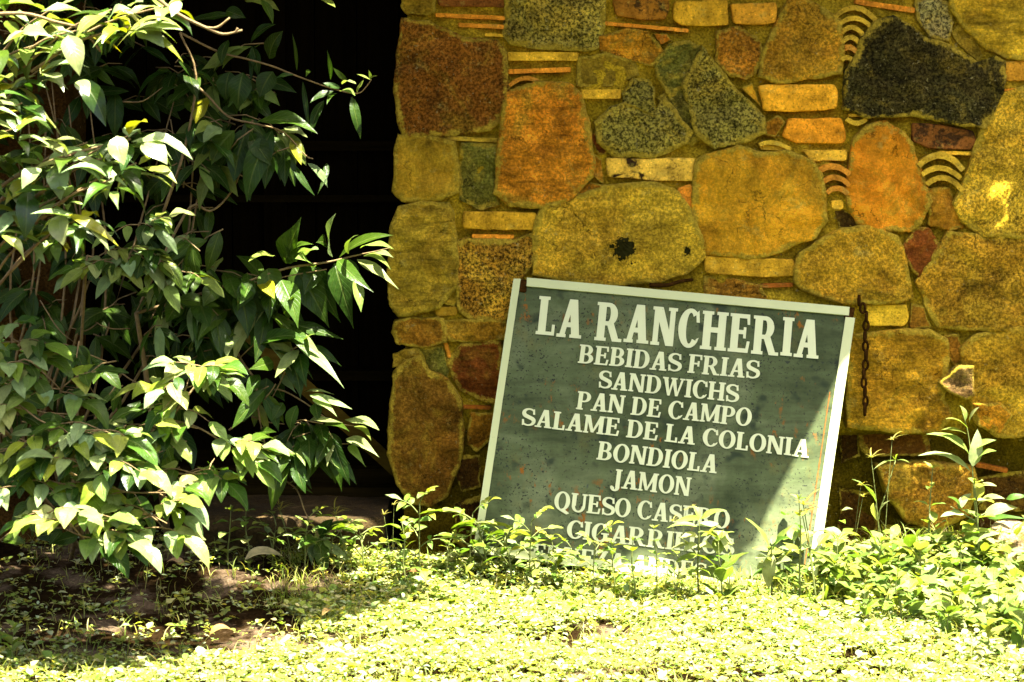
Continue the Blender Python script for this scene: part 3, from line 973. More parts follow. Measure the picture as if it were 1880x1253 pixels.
# leaning plank in the doorway
def make_plank():
    a = wp(425, 590, 0.20)
    b = wp(735, 868, 0.16)
    d = (b - a)
    L = d.length
    d.normalize()
    n = Vector((0, -1, 0.15)).normalized()
    s = d.cross(n).normalized()
    n = s.cross(d)
    V, Fc = [], []
    seg = 30
    for i in range(seg + 1):
        p = a + d * (L * i / seg)
        e = 0.002 * noise.noise(Vector((i * .5, 0, 0)))
        for su, sn in ((-1, -1), (1, -1), (1, 1), (-1, 1)):
            V.append(p + s * (su * (0.023 + e)) + n * (sn * 0.012))
    for i in range(seg):
        for k in range(4):
            Fc.append((i * 4 + k, i * 4 + (k + 1) % 4, (i + 1) * 4 + (k + 1) % 4, (i + 1) * 4 + k))
    Fc.append((3, 2, 1, 0)); Fc.append((seg * 4, seg * 4 + 1, seg * 4 + 2, seg * 4 + 3))
    o = mesh_from("wooden_plank", V, Fc, M_PLANK, None, False)
    tag(o, "narrow mossy plank leaning slantwise across the dark doorway", "plank")
make_plank()

# ------------------------------------------------------------------ menu sign
S_TL = wp(944, 511, -0.055)
S_n = Vector((0, -1.0, 0.40)).normalized()


def sp_(px, py):
    return plane_pt(px, py, S_TL, S_n)


TLc, TRc, BLc, BRc = sp_(945, 511), sp_(1570, 568), sp_(870, 1014), sp_(1493, 1094)
U_ = (TRc - TLc); U_.normalize()
W_ = S_n.cross(U_).normalized() * -1.0
if W_.z > 0: W_ = -W_            # W_ points down the panel
def loc2(p):
    d = p - TLc
    return (d.dot(U_), d.dot(W_))
sgn = empty("menu_sign", (TLc + TRc + BLc + BRc) * 0.25 + Vector((0, 0, -0.4)), "tilted green metal menu board with cream lettering and frame, leaning on the stone wall", "sign")


def sgp(u, w, n=0.0):
    return TLc + U_ * u + W_ * w + S_n * n


q_TL, q_TR, q_BR, q_BL = [loc2(p) for p in (TLc, TRc, BRc, BLc)]


def quad_uv(s, t):
    """s,t in 0..1 over the board"""
    a = (q_TL[0] + (q_TR[0] - q_TL[0]) * s, q_TL[1] + (q_TR[1] - q_TL[1]) * s)
    b = (q_BL[0] + (q_BR[0] - q_BL[0]) * s, q_BL[1] + (q_BR[1] - q_BL[1]) * s)
    return (a[0] + (b[0] - a[0]) * t, a[1] + (b[1] - a[1]) * t)


DEPTH = 0.05
# box body: face slightly recessed inside the frame, sides, back
V, Fc = [], []
ns, ntt = 28, 24
for j in range(ntt + 1):
    for i in range(ns + 1):
        s, t = 0.004 + 0.992 * i / ns, 0.004 + 0.992 * j / ntt
        u, w = quad_uv(s, t)
        e = 0.0022 * noise.noise(Vector((s * 4, t * 4, 2)))
        V.append(sgp(u, w, e))
for j in range(ntt):
    for i in range(ns):
        a = j * (ns + 1) + i
        Fc.append((a, a + ns + 1, a + ns + 2, a + 1))
mesh_from("panel", V, Fc, M_PANEL, sgn, True)
M_SIDE = mat_letter("faded_side_paint", (0.34, 0.38, 0.30), 0.9)
V, Fc = [], []
cor = [quad_uv(0.001, 0.001), quad_uv(0.999, 0.001), quad_uv(0.999, 0.999), quad_uv(0.001, 0.999)]
for n_ in (-0.002, -DEPTH):
    for (u, w) in cor:
        V.append(sgp(u, w, n_))
for k in range(4):
    Fc.append((k, (k + 1) % 4, 4 + (k + 1) % 4, 4 + k))
Fc.append((4, 5, 6, 7))
mesh_from("casing", V, Fc, M_SIDE, sgn, False)


def bar(s0, t0, s1, t1, wd, name, seed, mat=M_FRAME, hgt=0.007, inset_dir=(0, 1)):
    """angle-iron strip laid along the board edge from (s0,t0) to (s1,t1), chipped ends"""
    V, Fc = [], []
    n = 40
    a, b = quad_uv(s0, t0), quad_uv(s1, t1)
    ax = Vector((b[0] - a[0], b[1] - a[1]))
    L = ax.length
    ax /= L
    pr = Vector((inset_dir[0], inset_dir[1]))
    for i in range(n + 1):
        f = i / n
        x = Vector(a) + ax * (L * f)
        j0 = 0.0006 * noise.noise(Vector((f * 30, seed, 0)))
        for (k, h) in ((-0.003, 0.0), (-0.003, hgt), (wd + j0, hgt), (wd + j0, 0.0008)):
            xx = x.copy()
            if i == 0: xx += ax * (0.006 * R.random())
            if i == n: xx -= ax * (0.006 * R.random())
            p = xx + pr * k
            V.append(sgp(p.x, p.y, h))
    for i in range(n):
        for k in range(3):
            Fc.append((i * 4 + k, i * 4 + k + 1, (i + 1) * 4 + k + 1, (i + 1) * 4 + k))
    Fc.append((0, 1, 2, 3)); Fc.append((n * 4 + 3, n * 4 + 2, n * 4 + 1, n * 4))
    return mesh_from(name, V, Fc, mat, sgn, False)


bar(0.032, 0.0, 0.985, 0.0, 0.023, "frame_bar", 1, inset_dir=(0, 1))
bar(0.0, 0.0, 0.0, 1.0, 0.018, "frame_bar", 2, inset_dir=(1, 0.0))
bar(1.0, 0.030, 1.0, 1.0, 0.025, "frame_bar", 3, inset_dir=(-1, 0.0))
bar(0.0, 1.0, 1.0, 1.0, 0.022, "frame_bar", 4, inset_dir=(0, -1))
# rusty bare corners where the paint has gone
for (s0, t0, s1, t1) in ((0.008, 0.002, 0.038, 0.05), (0.972, 0.0, 0.999, 0.034)):
    V, Fc = [], []
    c4 = [quad_uv(s0, t0), quad_uv(s1, t0), quad_uv(s1, t1), quad_uv(s0, t1)]
    for h in (0.0005, 0.0045):
        for (u, w) in c4: V.append(sgp(u + R.uniform(-.003, .003), w + R.uniform(-.003, .003), h))
    Fc = [(4, 7, 6, 5), (0, 1, 5, 4), (1, 2, 6, 5), (2, 3, 7, 6), (3, 0, 4, 7)]
    mesh_from("corner_plate", V, Fc, M_RUST, sgn, False)
# thin rusty seam beside the inner edge of the long strip
V, Fc = [], []
seam = [quad_uv(0.962, t) for t in np.linspace(0.3, 0.95, 40)]
for i, (u, w) in enumerate(seam):
    wv = 0.0012 + 0.0016 * abs(noise.noise(Vector((i * .7, 3, 1))))
    V.append(sgp(u - wv, w, 0.003)); V.append(sgp(u + wv, w, 0.003))
for i in range(39):
    Fc.append((2 * i, 2 * i + 2, 2 * i + 3, 2 * i + 1))
mesh_from("rust_seam", V, Fc, mat_simple("rust_seam_iron", (0.16, 0.06, 0.012), 0.9, 0.1, 80), sgn, False)


# ---- lettering: a slab-serif alphabet drawn as strokes
def GL(ch, T=0.2, t=0.085, s=0.085, e=0.06):
    """returns (advance width, list of polygons) for cap height 1"""
    P = []
    def rc(x0, y0, x1, y1): P.append([(x0, y0), (x1, y0), (x1, y1), (x0, y1)])
    def pg(*a): P.append(list(a))
    def stem(x, w=T, top=True, bot=True, y0=0.0, y1=1.0, el=e, er=e):
        rc(x, y0, x + w, y1)
        if bot: rc(x - el, 0, x + w + er, s)
        if top: rc(x - el, 1 - s, x + w + er, 1)
    def arc(cx, cy, rx, ry, th_x, th_y, a0, a1, n=26, jx=0.0):
        o, i_ = [], []
        for k in range(n + 1):
            a = rad(a0 + (a1 - a0) * k / n)
            c_, s_ = math.cos(a), math.sin(a)
            o.append((cx + rx * c_, cy + ry * s_))
            i_.append((cx + jx + (rx - th_x) * c_, cy + (ry - th_y) * s_))
        for k in range(n):
            P.append([o[k], o[k + 1], i_[k + 1], i_[k]])
    def path(pts, ws):
        n = len(pts)
        L_, R_ = [], []
        for k in range(n):
            a, b = pts[max(0, k - 1)], pts[min(n - 1, k + 1)]
            dx, dy = b[0] - a[0], b[1] - a[1]
            L = math.hypot(dx, dy)
            w = ws[k] / 2
            L_.append((pts[k][0] - dy / L * w, pts[k][1] + dx / L * w))
            R_.append((pts[k][0] + dy / L * w, pts[k][1] - dx / L * w))
        for k in range(n - 1):
            P.append([L_[k], R_[k], R_[k + 1], L_[k + 1]])
    x = e
    if ch == 'I':
        stem(x); w = T + 2 * e
    elif ch == 'L':
        stem(x); rc(x + T, 0, x + T + 0.28, s * 1.05); rc(x + T + 0.19, 0, x + T + 0.28, 0.28); w = x + T + 0.30
    elif ch == 'A':
        ax = 0.34
        pg((0.07, 0), (0.07 + t * 1.5, 0), (ax + t * 1.2, 1), (ax - 0.02, 1))
        pg((0.47, 0), (0.47 + T * 1.05, 0), (ax + T * 0.98, 1), (ax - 0.02, 1))
        rc(0.17, 0.27, 0.53, 0.27 + t * 1.15)
        rc(0.0, 0, 0.29, s); rc(0.41, 0, 0.47 + T * 1.05 + e, s); w = 0.47 + T * 1.05 + e
    elif ch in 'HN':
        if ch == 'H':
            stem(x); stem(x + 0.46); rc(x + T, 0.45, x + 0.46, 0.45 + t * 1.25); w = x + 0.46 + T + e
        else:
            tw = t * 1.5
            stem(x, tw, True, True, el=e * 0.9, er=e); stem(x + 0.50, tw, True, False, el=e, er=e)
            pg((x, 1), (x + T * 1.1, 1), (x + 0.50 + tw, 0), (x + 0.50 + tw - T * 1.0, 0)); w = x + 0.50 + tw + e
    elif ch == 'M':
        tw = t * 1.35
        stem(x, tw, False, True); rc(x - e, 1 - s, x + tw, 1)
        x2 = x + 0.60
        stem(x2, T, False, True); rc(x2 + T * .5, 1 - s, x2 + T + e, 1)
        m_ = x + 0.33
        pg((x, 1), (x + T * 1.05, 1), (m_ + 0.08, 0.05), (m_ - 0.05, 0.05))
        pg((x2 + 0.02, 1), (x2 + T, 1), (m_ + 0.06, 0.05), (m_ - 0.02, 0.05)); w = x2 + T + e
    elif ch in 'BPRD':
        stem(x, el=e, er=0.0 if ch in 'BD' else e)
        r = x + T
        if ch == 'D':
            rc(r, 1 - t, r + 0.10, 1); rc(r, 0, r + 0.10, t)
            arc(r + 0.08, 0.5, 0.36, 0.5, T, t, -90, 90); w = r + 0.46
        else:
            ym = 0.46 if ch != 'B' else 0.5
            hy = (1 - ym) / 2 + t * 0.25
            rc(r, 1 - t, r + 0.10, 1); rc(r, 1 - 2 * hy, r + 0.10, 1 - 2 * hy + t)
            arc(r + 0.08, 1 - hy, 0.29 if ch != 'B' else 0.26, hy, T * 0.95, t, -90, 90)
            w = r + 0.39
            if ch == 'B':
                h2 = (1 - 2 * hy + t) / 2
                rc(r, 0, r + 0.10, t); rc(r, 2 * h2 - t, r + 0.1, 2 * h2)
                arc(r + 0.08, h2, 0.32, h2, T, t, -90, 90); w = r + 0.42
            if ch == 'R':
                y_ = 1 - 2 * hy + t
                pg((r + 0.02, y_), (r + 0.02 + T * 0.95, y_), (r + 0.26 + T * 0.95, 0), (r + 0.26, 0))
                rc(r + 0.26, 0, r + 0.29 + T + e * 0.4, s); w = r + 0.30 + T + e * 0.4
    elif ch in 'EF':
        stem(x, el=e, er=e if ch == 'F' else 0)
        r = x + T
        W = 0.32
        rc(r, 1 - t, r + W, 1); pg((r + W - 0.095, 1), (r + W, 1), (r + W + 0.02, 0.73), (r + W - 0.06, 0.73))
        rc(r, 0.475, r + W - 0.12, 0.475 + t); rc(r + W - 0.17, 0.37, r + W - 0.085, 0.66)
        w = r + W + 0.03
        if ch == 'E':
            rc(r, 0, r + W, t); pg((r + W - 0.085, 0), (r + W + 0.01, 0), (r + W + 0.05, 0.30), (r + W - 0.04, 0.30)); w = r + W + 0.06
    elif ch in 'CGOQ':
        cx, rx = 0.36, 0.36
        if ch in 'OQ':
            arc(cx, 0.5, rx, 0.515, T, t, 0, 360, 44); w = 0.72
            if ch == 'Q':
                pg((0.30, 0.05), (0.44, 0.12), (0.74, -0.12), (0.60, -0.20)); pg((0.28, -0.02), (0.30, 0.06), (0.46, 0.04), (0.62, -0.2))
        else:
            arc(cx, 0.5, rx, 0.515, T, t, 48, 318, 34, 0.01)
            pg((0.53, 0.90), (0.62, 0.98), (0.66, 0.66), (0.56, 0.66))
            w = 0.67
            if ch == 'C':
                pg((0.585, 0.23), (0.67, 0.27), (0.62, 0.14), (0.54, 0.10))
            else:
                rc(0.50, 0.06, 0.50 + T * 0.9, 0.46); rc(0.40, 0.40, 0.50 + T * 0.9 + e, 0.40 + s); w = 0.75
    elif ch == 'J':
        rc(0.22, 0.12, 0.22 + T, 1); rc(0.22 - e, 1 - s, 0.22 + T + e, 1)
        arc(0.20, 0.05, 0.22, 0.24, T, t * 1.2, -175, 0, 18); rc(0.22, 0.04, 0.22 + T, 0.13)
        arc(0.055, 0.02, 0.075, 0.075, 0.074, 0.074, 0, 360, 12); w = 0.22 + T + e
    elif ch == 'U':
        rc(x, 0.33, x + T, 1); rc(x - e, 1 - s, x + T + e, 1)
        x2 = x + 0.50
        rc(x2, 0.33, x2 + t * 1.4, 1); rc(x2 - e, 1 - s, x2 + t * 1.4 + e, 1)
        w0 = (x2 + t * 1.4 - x) / 2
        arc(x + w0, 0.34, w0, 0.355, T * 0.8, t * 1.1, 180, 360, 24); w = x2 + t * 1.4 + e
    elif ch == 'V':
        pg((0.05, 1), (0.05 + T, 1), (0.44, 0), (0.31, 0)); pg((0.60, 1), (0.60 + t * 1.2, 1), (0.44, 0), (0.34, 0))
        rc(0, 1 - s, 0.3, 1); rc(0.50, 1 - s, 0.76, 1); w = 0.76
    elif ch == 'W':
        pg((0.04, 1), (0.04 + T, 1), (0.38, 0), (0.27, 0)); pg((0.46, 1), (0.46 + t, 1), (0.38, 0), (0.29, 0))
        pg((0.40, 1), (0.40 + T, 1), (0.74, 0), (0.63, 0)); pg((0.86, 1), (0.86 + t * 1.2, 1), (0.74, 0), (0.66, 0))
        rc(0, 1 - s, 0.26, 1); rc(0.38, 1 - s, 0.66, 1); rc(0.78, 1 - s, 1.02, 1); w = 1.02
    elif ch == 'Z':
        rc(0.04, 1 - t, 0.60, 1); rc(0.0, 0, 0.60, t); pg((0.0, 0), (T * 1.15, 0), (0.60, 1), (0.60 - T * 1.15, 1))
        pg((0.03, 0.70), (0.11, 0.70), (0.16, 1), (0.04, 1)); pg((0.50, 0), (0.60, 0), (0.63, 0.30), (0.55, 0.30)); w = 0.63
    elif ch == 'S':
        pts, ws = [], []
        for k in range(19):
            a = rad(38 + (232 - 38) * k / 18)
            pts.append((0.31 + 0.225 * math.cos(a), 0.735 + 0.215 * math.sin(a)))
            ws.append(t * 1.05 + (T * 1.05 - t) * max(0, (k - 6) / 12) ** 0.8 if k > 6 else t * 1.05)
        for k in range(1, 20):
            a = rad(52 - (52 + 142) * k / 19)
            pts.append((0.30 + 0.245 * math.cos(a), 0.27 + 0.22 * math.sin(a)))
            ws.append(t * 1.05 + (T * 1.05 - t) * max(0, (12 - k) / 12) ** 0.8)
        path(pts, ws)
        pg((0.46, 0.92), (0.535, 0.97), (0.57, 0.66), (0.48, 0.66)); pg((0.03, 0.35), (0.12, 0.35), (0.15, 0.06), (0.055, 0.01)); w = 0.58
    else:
        w = 0.3
    return w, P


def text_line(txt, bl, br, tl, T, t, gap=0.07, word=0.30):
    """one painted line; every word is a part of its own"""
    a, b, c = [Vector(loc2(sp_(*p))) for p in (bl, br, tl)]
    words, cur, x = [], [], 0.0
    for ch in txt:
        if ch == ' ':
            words.append(cur); cur = []
            x += word
            continue
        w, P = GL(ch, T, t)
        cur.append((x, P))
        x += w + gap
    words.append(cur)
    ux = (b - a) / (x - gap)
    uy = c - a
    for adv in words:
        V, Fc = [], []
        k = 0
        for (x0, P) in adv:
            jy = R.uniform(-0.012, 0.012)
            for poly in P:
                area = sum(poly[i][0] * poly[(i + 1) % len(poly)][1] - poly[(i + 1) % len(poly)][0] * poly[i][1] for i in range(len(poly)))
                if area < 0: poly = poly[::-1]
                h = 0.0030 + (k % 23) * 0.000025
                k += 1
                bidx = len(V)
                for (px, py) in poly:
                    q = a + ux * (x0 + px) + uy * (py + jy)
                    V.append(sgp(q.x, q.y, h))
                Fc.append(tuple(range(bidx, bidx + len(poly))))
        mesh_from("lettering", V, Fc, M_LETTER, sgn, False)


text_line("LA RANCHERIA", (983, 615), (1502, 660), (990.5, 545), 0.24, 0.11, 0.06, 0.36)
text_line("BEBIDAS FRIAS", (1060.5, 667), (1392, 697), (1065, 633), 0.19, 0.085, 0.03, 0.28)
text_line("SANDWICHS", (1097, 713), (1354, 740), (1101, 680), 0.19, 0.085, 0.03)
text_line("PAN DE CAMPO", (1057, 752), (1378, 784), (1061.5, 719), 0.19, 0.085, 0.03, 0.28)
text_line("SALAME DE LA COLONIA", (955.6, 781.5), (1484, 841), (960, 749), 0.19, 0.085, 0.03, 0.28)
text_line("BONDIOLA", (1094.6, 844.5), (1315, 870), (1100, 811), 0.19, 0.085, 0.03)
text_line("JAMON", (1120.6, 895), (1266, 912), (1125, 861), 0.19, 0.085, 0.03)
text_line("QUESO CASERO", (1016, 936), (1338, 972), (1020, 902), 0.19, 0.085, 0.03, 0.28)
text_line("CIGARRILLOS", (1039, 988), (1345, 1022), (1043, 955), 0.19, 0.085, 0.03)
text_line("CERVEZA ANDES", (948, 1028), (1295, 1068), (952, 995), 0.19, 0.085, 0.03, 0.30)

# ------------------------------------------------------------------ added unseen eave, outlined from the shade wanted on wall and board
HOLES = [(1842, 336, -0.046, 0.036, 0.010), (1762, 690, -0.07, 0.045, 0.013), (1722, 857, -0.03, 0.10, 0.013)]


def make_shade_eave():
    H = 2.34
    def up(P):
        return (P.x - LX * (H - P.z), P.y - LY * (H - P.z))
    ed = []
    ed.append((-3.2, -0.17 - LY * (H - .15)))
    for px in (300, 420, 560, 640):
        p = wp(px, 950, -0.185); p.z = 0.15
        ed.append(up(p))
    p = wp(700, 960, -0.25); p.z = 0.12
    ed.append(up(p))
    for q in ((866, 1010), (930, 1030), (1000, 1052), (1060, 1062), (1120, 1062), (1150, 1028), (1175, 1012), (1215, 1020), (1235, 1058), (1300, 1062), (1345, 1030), (1385, 1000), (1415, 930), (1442, 880), (1500, 765), (1546, 676)):
        ed.append(up(sp_(*q)))
    xr = ed[-1][0]
    ed.append((xr + 0.06, -0.045 - LY * H))
    ed.append((4.0, -0.045 - LY * H))
    holes = []
    # holes added to let slivers of sun through on to the wall
    for (px, py, Yw, rx, ry) in HOLES:
        c = up(wp(px, py, Yw))
        holes.append((c[0], c[1], rx, ry, R.random() * 10))
    exs, eys = [p[0] for p in ed], [p[1] for p in ed]
    xs = sorted(set([round(v, 4) for v in exs] + [round(v, 4) for v in np.arange(-0.8, 2.2, 0.008)] + [-3.2, -2, 3, 4.0]))
    V, Fc = [], []
    for x0, x1 in zip(xs, xs[1:]):
        f0, f1 = float(np.interp(x0, exs, eys)), float(np.interp(x1, exs, eys))
        xm = (x0 + x1) / 2
        cuts = []
        for (hx, hy, rx, ry, sd) in holes:
            u = (xm - hx) / rx
            if abs(u) < 1:
                w = ry * math.sqrt(1 - u * u) * (0.7 + 0.9 * noise.noise(Vector((xm * 55, sd, 0))) + 0.7 * noise.noise(Vector((xm * 150, sd, 0))))
                if w > 0.001:
                    o_ = 0.004 * noise.noise(Vector((xm * 60, sd, 5)))
                    cuts.append((hy + o_ - w, hy + o_ + w))
        segs, a0, a1 = [], f0, f1
        for (c0, c1) in sorted(cuts):
            if c0 > max(a0, a1):
                segs.append((a0, a1, c0)); a0 = a1 = c1
        segs.append((a0, a1, 0.5))
        for (ya, yb, yc) in segs:
            b = len(V)
            for z in (H, H + 0.012):
                V += [Vector((x0, ya, z)), Vector((x1, yb, z)), Vector((x1, yc, z)), Vector((x0, yc, z))]
            for f in ((0, 3, 2, 1), (4, 5, 6, 7), (0, 1, 5, 4), (2, 3, 7, 6)):
                Fc.append(tuple(b + k for k in f))
    o = mesh_from("shade_eave", V, Fc, M_SHADE_EAVE, None, False)
    tag(o, "added unseen wooden eave, its edge and holes cut to shape the shade below", "roof")
make_shade_eave()


# ------------------------------------------------------------------ chain hanging beside the sign
def make_chain():
    root = empty("rusty_chain", wp(1590, 560, -0.05), "dark rusty chain hanging down the stones beside the sign's upper corner", "chain")
    path_px = [(1577, 552), (1584, 566), (1591, 582), (1590, 598), (1588, 618), (1589, 636), (1590, 653), (1589, 670), (1586, 686), (1586, 703), (1588, 720), (1589, 737), (1588, 752)]
    for i, (px, py) in enumerate(path_px):
        c = wp(px, py, -0.062)
        r = 0.0125 if i < 12 else 0.016
        rot = Matrix.Rotation(rad(90), 3, 'X') @ Matrix.Rotation(0, 3, 'Z')
        yaw = Matrix.Rotation(rad(20 if i % 2 else 75) + R.uniform(-.2, .2), 3, 'Z')
        V, Fc = [], []
        n, m = 16, 6
        for k in range(n):
            a = 2 * math.pi * k / n
            for j in range(m):
                b = 2 * math.pi * j / m
                rr = 0.0042
                x = (r * 0.62 + rr * math.cos(b)) * math.cos(a)
                z = (r * 1.12 + rr * math.cos(b)) * math.sin(a)
                V.append(c + yaw @ Vector((x, rr * math.sin(b), z)))
        for k in range(n):
            for j in range(m):
                Fc.append((k * m + j, ((k + 1) % n) * m + j, ((k + 1) % n) * m + (j + 1) % m, k * m + (j + 1) % m))
        mesh_from("link", V, Fc, M_RUST, root, True)
make_chain()
# rusty rod lying on the ledge along the top of the board
V, Fc = [], []
tube_geo(V, Fc, bezier_pts([wp(1192, 524, -0.06), wp(1225, 524, -0.062), wp(1250, 517, -0.06), wp(1272, 514, -0.055)]), 0.007, 0.005, 7)
o = mesh_from("iron_rod", V, Fc, M_RUST, None, True)
tag(o, "short bent rusty rod lodged between the stones over the sign's top edge", "rod")


# ------------------------------------------------------------------ leaves
SHAPES = {'lance': (0.85, 1.15), 'ovate': (0.55, 0.95), 'acute': (0.65, 1.5), 'round': (0.42, 0.5), 'linear': (0.35, 0.8), 'obov': (1.3, 0.7)}


def leaves_geo(L, rows=8, cols=5):
    """L: list of (base, tip, nhint, width, bow, fold, shape, colour). Returns V, quads, colours, uv as arrays"""
    n = len(L)
    B = np.array([l[0] for l in L], dtype=float).reshape(n, 3)
    T = np.array([l[1] for l in L], dtype=float).reshape(n, 3)
    N = np.array([l[2] for l in L], dtype=float).reshape(n, 3)
    W = np.array([l[3] for l in L], dtype=float)
    bow = np.array([l[4] for l in L]); fold = np.array([l[5] for l in L])
    ea = np.array([SHAPES[l[6]][0] for l in L]); eb = np.array([SHAPES[l[6]][1] for l in L])
    C_ = np.array([l[7] for l in L], dtype=float).reshape(n, 3)
    D = T - B
    ln = np.linalg.norm(D, axis=1, keepdims=True) + 1e-9
    D = D / ln
    S = np.cross(D, N)
    S /= np.linalg.norm(S, axis=1, keepdims=True) + 1e-9
    N = np.cross(S, D)
    ts = np.linspace(0, 1, rows)
    ss = np.linspace(-1, 1, cols)
    pk = (ea / (ea + eb)) ** ea * (eb / (ea + eb)) ** eb
    curl = NR.uniform(-0.16, 0.16, n)
    wav = NR.uniform(0.0, 0.22, n)
    ph = NR.uniform(0, 6.28, n)
    V = np.zeros((n, rows, cols, 3))
    for i, t in enumerate(ts):
        w = (max(t, 0.004) ** ea) * (max(1 - t, 0.004) ** eb) / pk * W * 0.5
        side = curl * ln[:, 0] * math.sin(t * 2.6) * 0.6
        cen = B + D * (ln * t) + N * (bow * 4 * t * (1 - t) * ln[:, 0])[:, None] + S * side[:, None]
        # tip droops a little extra
        cen = cen + np.array([0, 0, -1.0])[None] * (0.05 * ln * t * t)
        for j, s in enumerate(ss):
            off = S * (w * s)[:, None] + N * ((fold * abs(s) + wav * np.sin(t * 9 + ph + s * 2.0) * abs(s)) * w)[:, None]
            V[:, i, j] = cen + off
    idx = np.arange(n * rows * cols).reshape(n, rows, cols)
    Q = np.stack([idx[:, :-1, :-1], idx[:, :-1, 1:], idx[:, 1:, 1:], idx[:, 1:, :-1]], axis=-1).reshape(-1, 4)
    col = np.ones((n, rows, cols, 4))
    col[..., :3] = C_[:, None, None, :]
    uv = np.zeros((n, rows, cols, 2))
    uv[..., 0] = (ss * 0.5 + 0.5)[None, None, :]
    uv[..., 1] = ts[None, :, None]
    return V.reshape(-1, 3), Q, col.reshape(-1, 4), uv.reshape(-1, 2)


def vary(c, amt=0.25, yel=0.15):
    k = 1 + R.uniform(-amt, amt)
    y = R.uniform(-yel, yel)
    return (c[0] * k * (1 + y), c[1] * k, c[2] * k * (1 - y))


class Plant:
    def __init__(s, name, loc, label, cat, group=None, mat=None, stem_mat=None):
        s.root = empty(name, loc, label, cat, group)
        s.L, s.V, s.F = [], [], []
        s.mat, s.sm = mat or M_LEAF, stem_mat or M_TWIG

    def leaf(s, base, tip, w, nh=(0, -0.5, 1), bow=0.08, fold=0.15, shape='lance', col=(0.06, 0.1, 0.015)):
        s.L.append((tuple(base), tuple(tip), tuple(nh), w, bow, fold, shape, col))

    def tube(s, pts, r0, r1, seg=5, n=4):
        tube_geo(s.V, s.F, bezier_pts(pts, n), r0, r1, seg)

    def petiole(s, a, b, r=0.0012):
        a, b = Vector(a), Vector(b)
        m = a.lerp(b, 0.5) + Vector((0, 0, 0.1)) * (b - a).length
        tube_geo(s.V, s.F, [a, m, b], r * 1.2, r, 4)

    def build(s, rows=8, cols=5):
        if s.V:
            mesh_from("stem", s.V, s.F, s.sm, s.root, True)
        if s.L:
            V, Q, c, u = leaves_geo(s.L, rows, cols)
            mesh_np("foliage", V, Q, s.mat, s.root, True, c, u)
        return s.root


def rnd_dir():
    v = NR.normal(size=3)
    return Vector(v / np.linalg.norm(v))


G_DARK = (0.017, 0.041, 0.003)  # leaf tones hold shaded to sunlit looks in the colour itself
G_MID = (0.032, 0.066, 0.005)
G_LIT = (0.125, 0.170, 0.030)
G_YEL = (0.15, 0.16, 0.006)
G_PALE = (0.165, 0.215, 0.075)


def px_leaf(P, base, tip, w, Y, dY=-0.03, col=G_MID, shape='lance', bow=0.07, up=0.55, attach=None, shade=0.0):
    a = wp(base[0], base[1], Y)
    b = wp(tip[0], tip[1], Y + dY)
    nh = Vector((R.uniform(-.35, .35), -1.0 + up * 0.4, up + R.uniform(-.15, .2)))
    P.leaf(a, b, w * mpp(Y), nh, bow * R.uniform(.4, 1.4), R.uniform(.05, .35), shape, vary(col, .2, .12))
    if attach:
        P.petiole(wp(attach[0], attach[1], Y + 0.01), a)


# ---- shrub with long drooping leaves in the doorway (middle)
sap = Plant("long_leaved_shrub", gp(470, 985) + Vector((0, 0.0, 0)), "shrub with long drooping pointed leaves reaching across the dark doorway to the wall's corner", "shrub")
YM = -0.36
stem_px = [[(250, 575), (330, 552), (400, 530), (460, 515), (530, 492), (600, 482), (650, 470), (690, 462), (718, 455)],
           [(380, 530), (440, 520), (480, 518), (540, 505), (600, 495)],
           [(385, 580), (420, 620), (445, 665), (468, 700), (475, 760), (485, 810), (497, 860), (503, 905)],
           [(475, 730), (510, 715), (560, 740), (610, 775), (650, 782)],
           [(536, 642), (520, 690), (500, 730)], [(536, 642), (552, 632), (570, 610)],
           [(420, 790), (455, 765), (480, 740), (500, 715), (506, 705)], [(462, 765), (490, 775), (522, 779)],
           [(497, 860), (520, 880), (545, 900), (560, 940), (585, 985)],
           [(560, 770), (580, 800), (600, 815), (640, 815)]]
for i, s_ in enumerate(stem_px):
    Yb = YM + (0.0 if i < 3 else R.uniform(-.03, .03))
    sap.tube([wp(p[0], p[1], Yb + 0.02 * math.sin(k * 1.3)) for k, p in enumerate(s_)], 0.0052 if i in (0, 2) else 0.003, 0.0016)
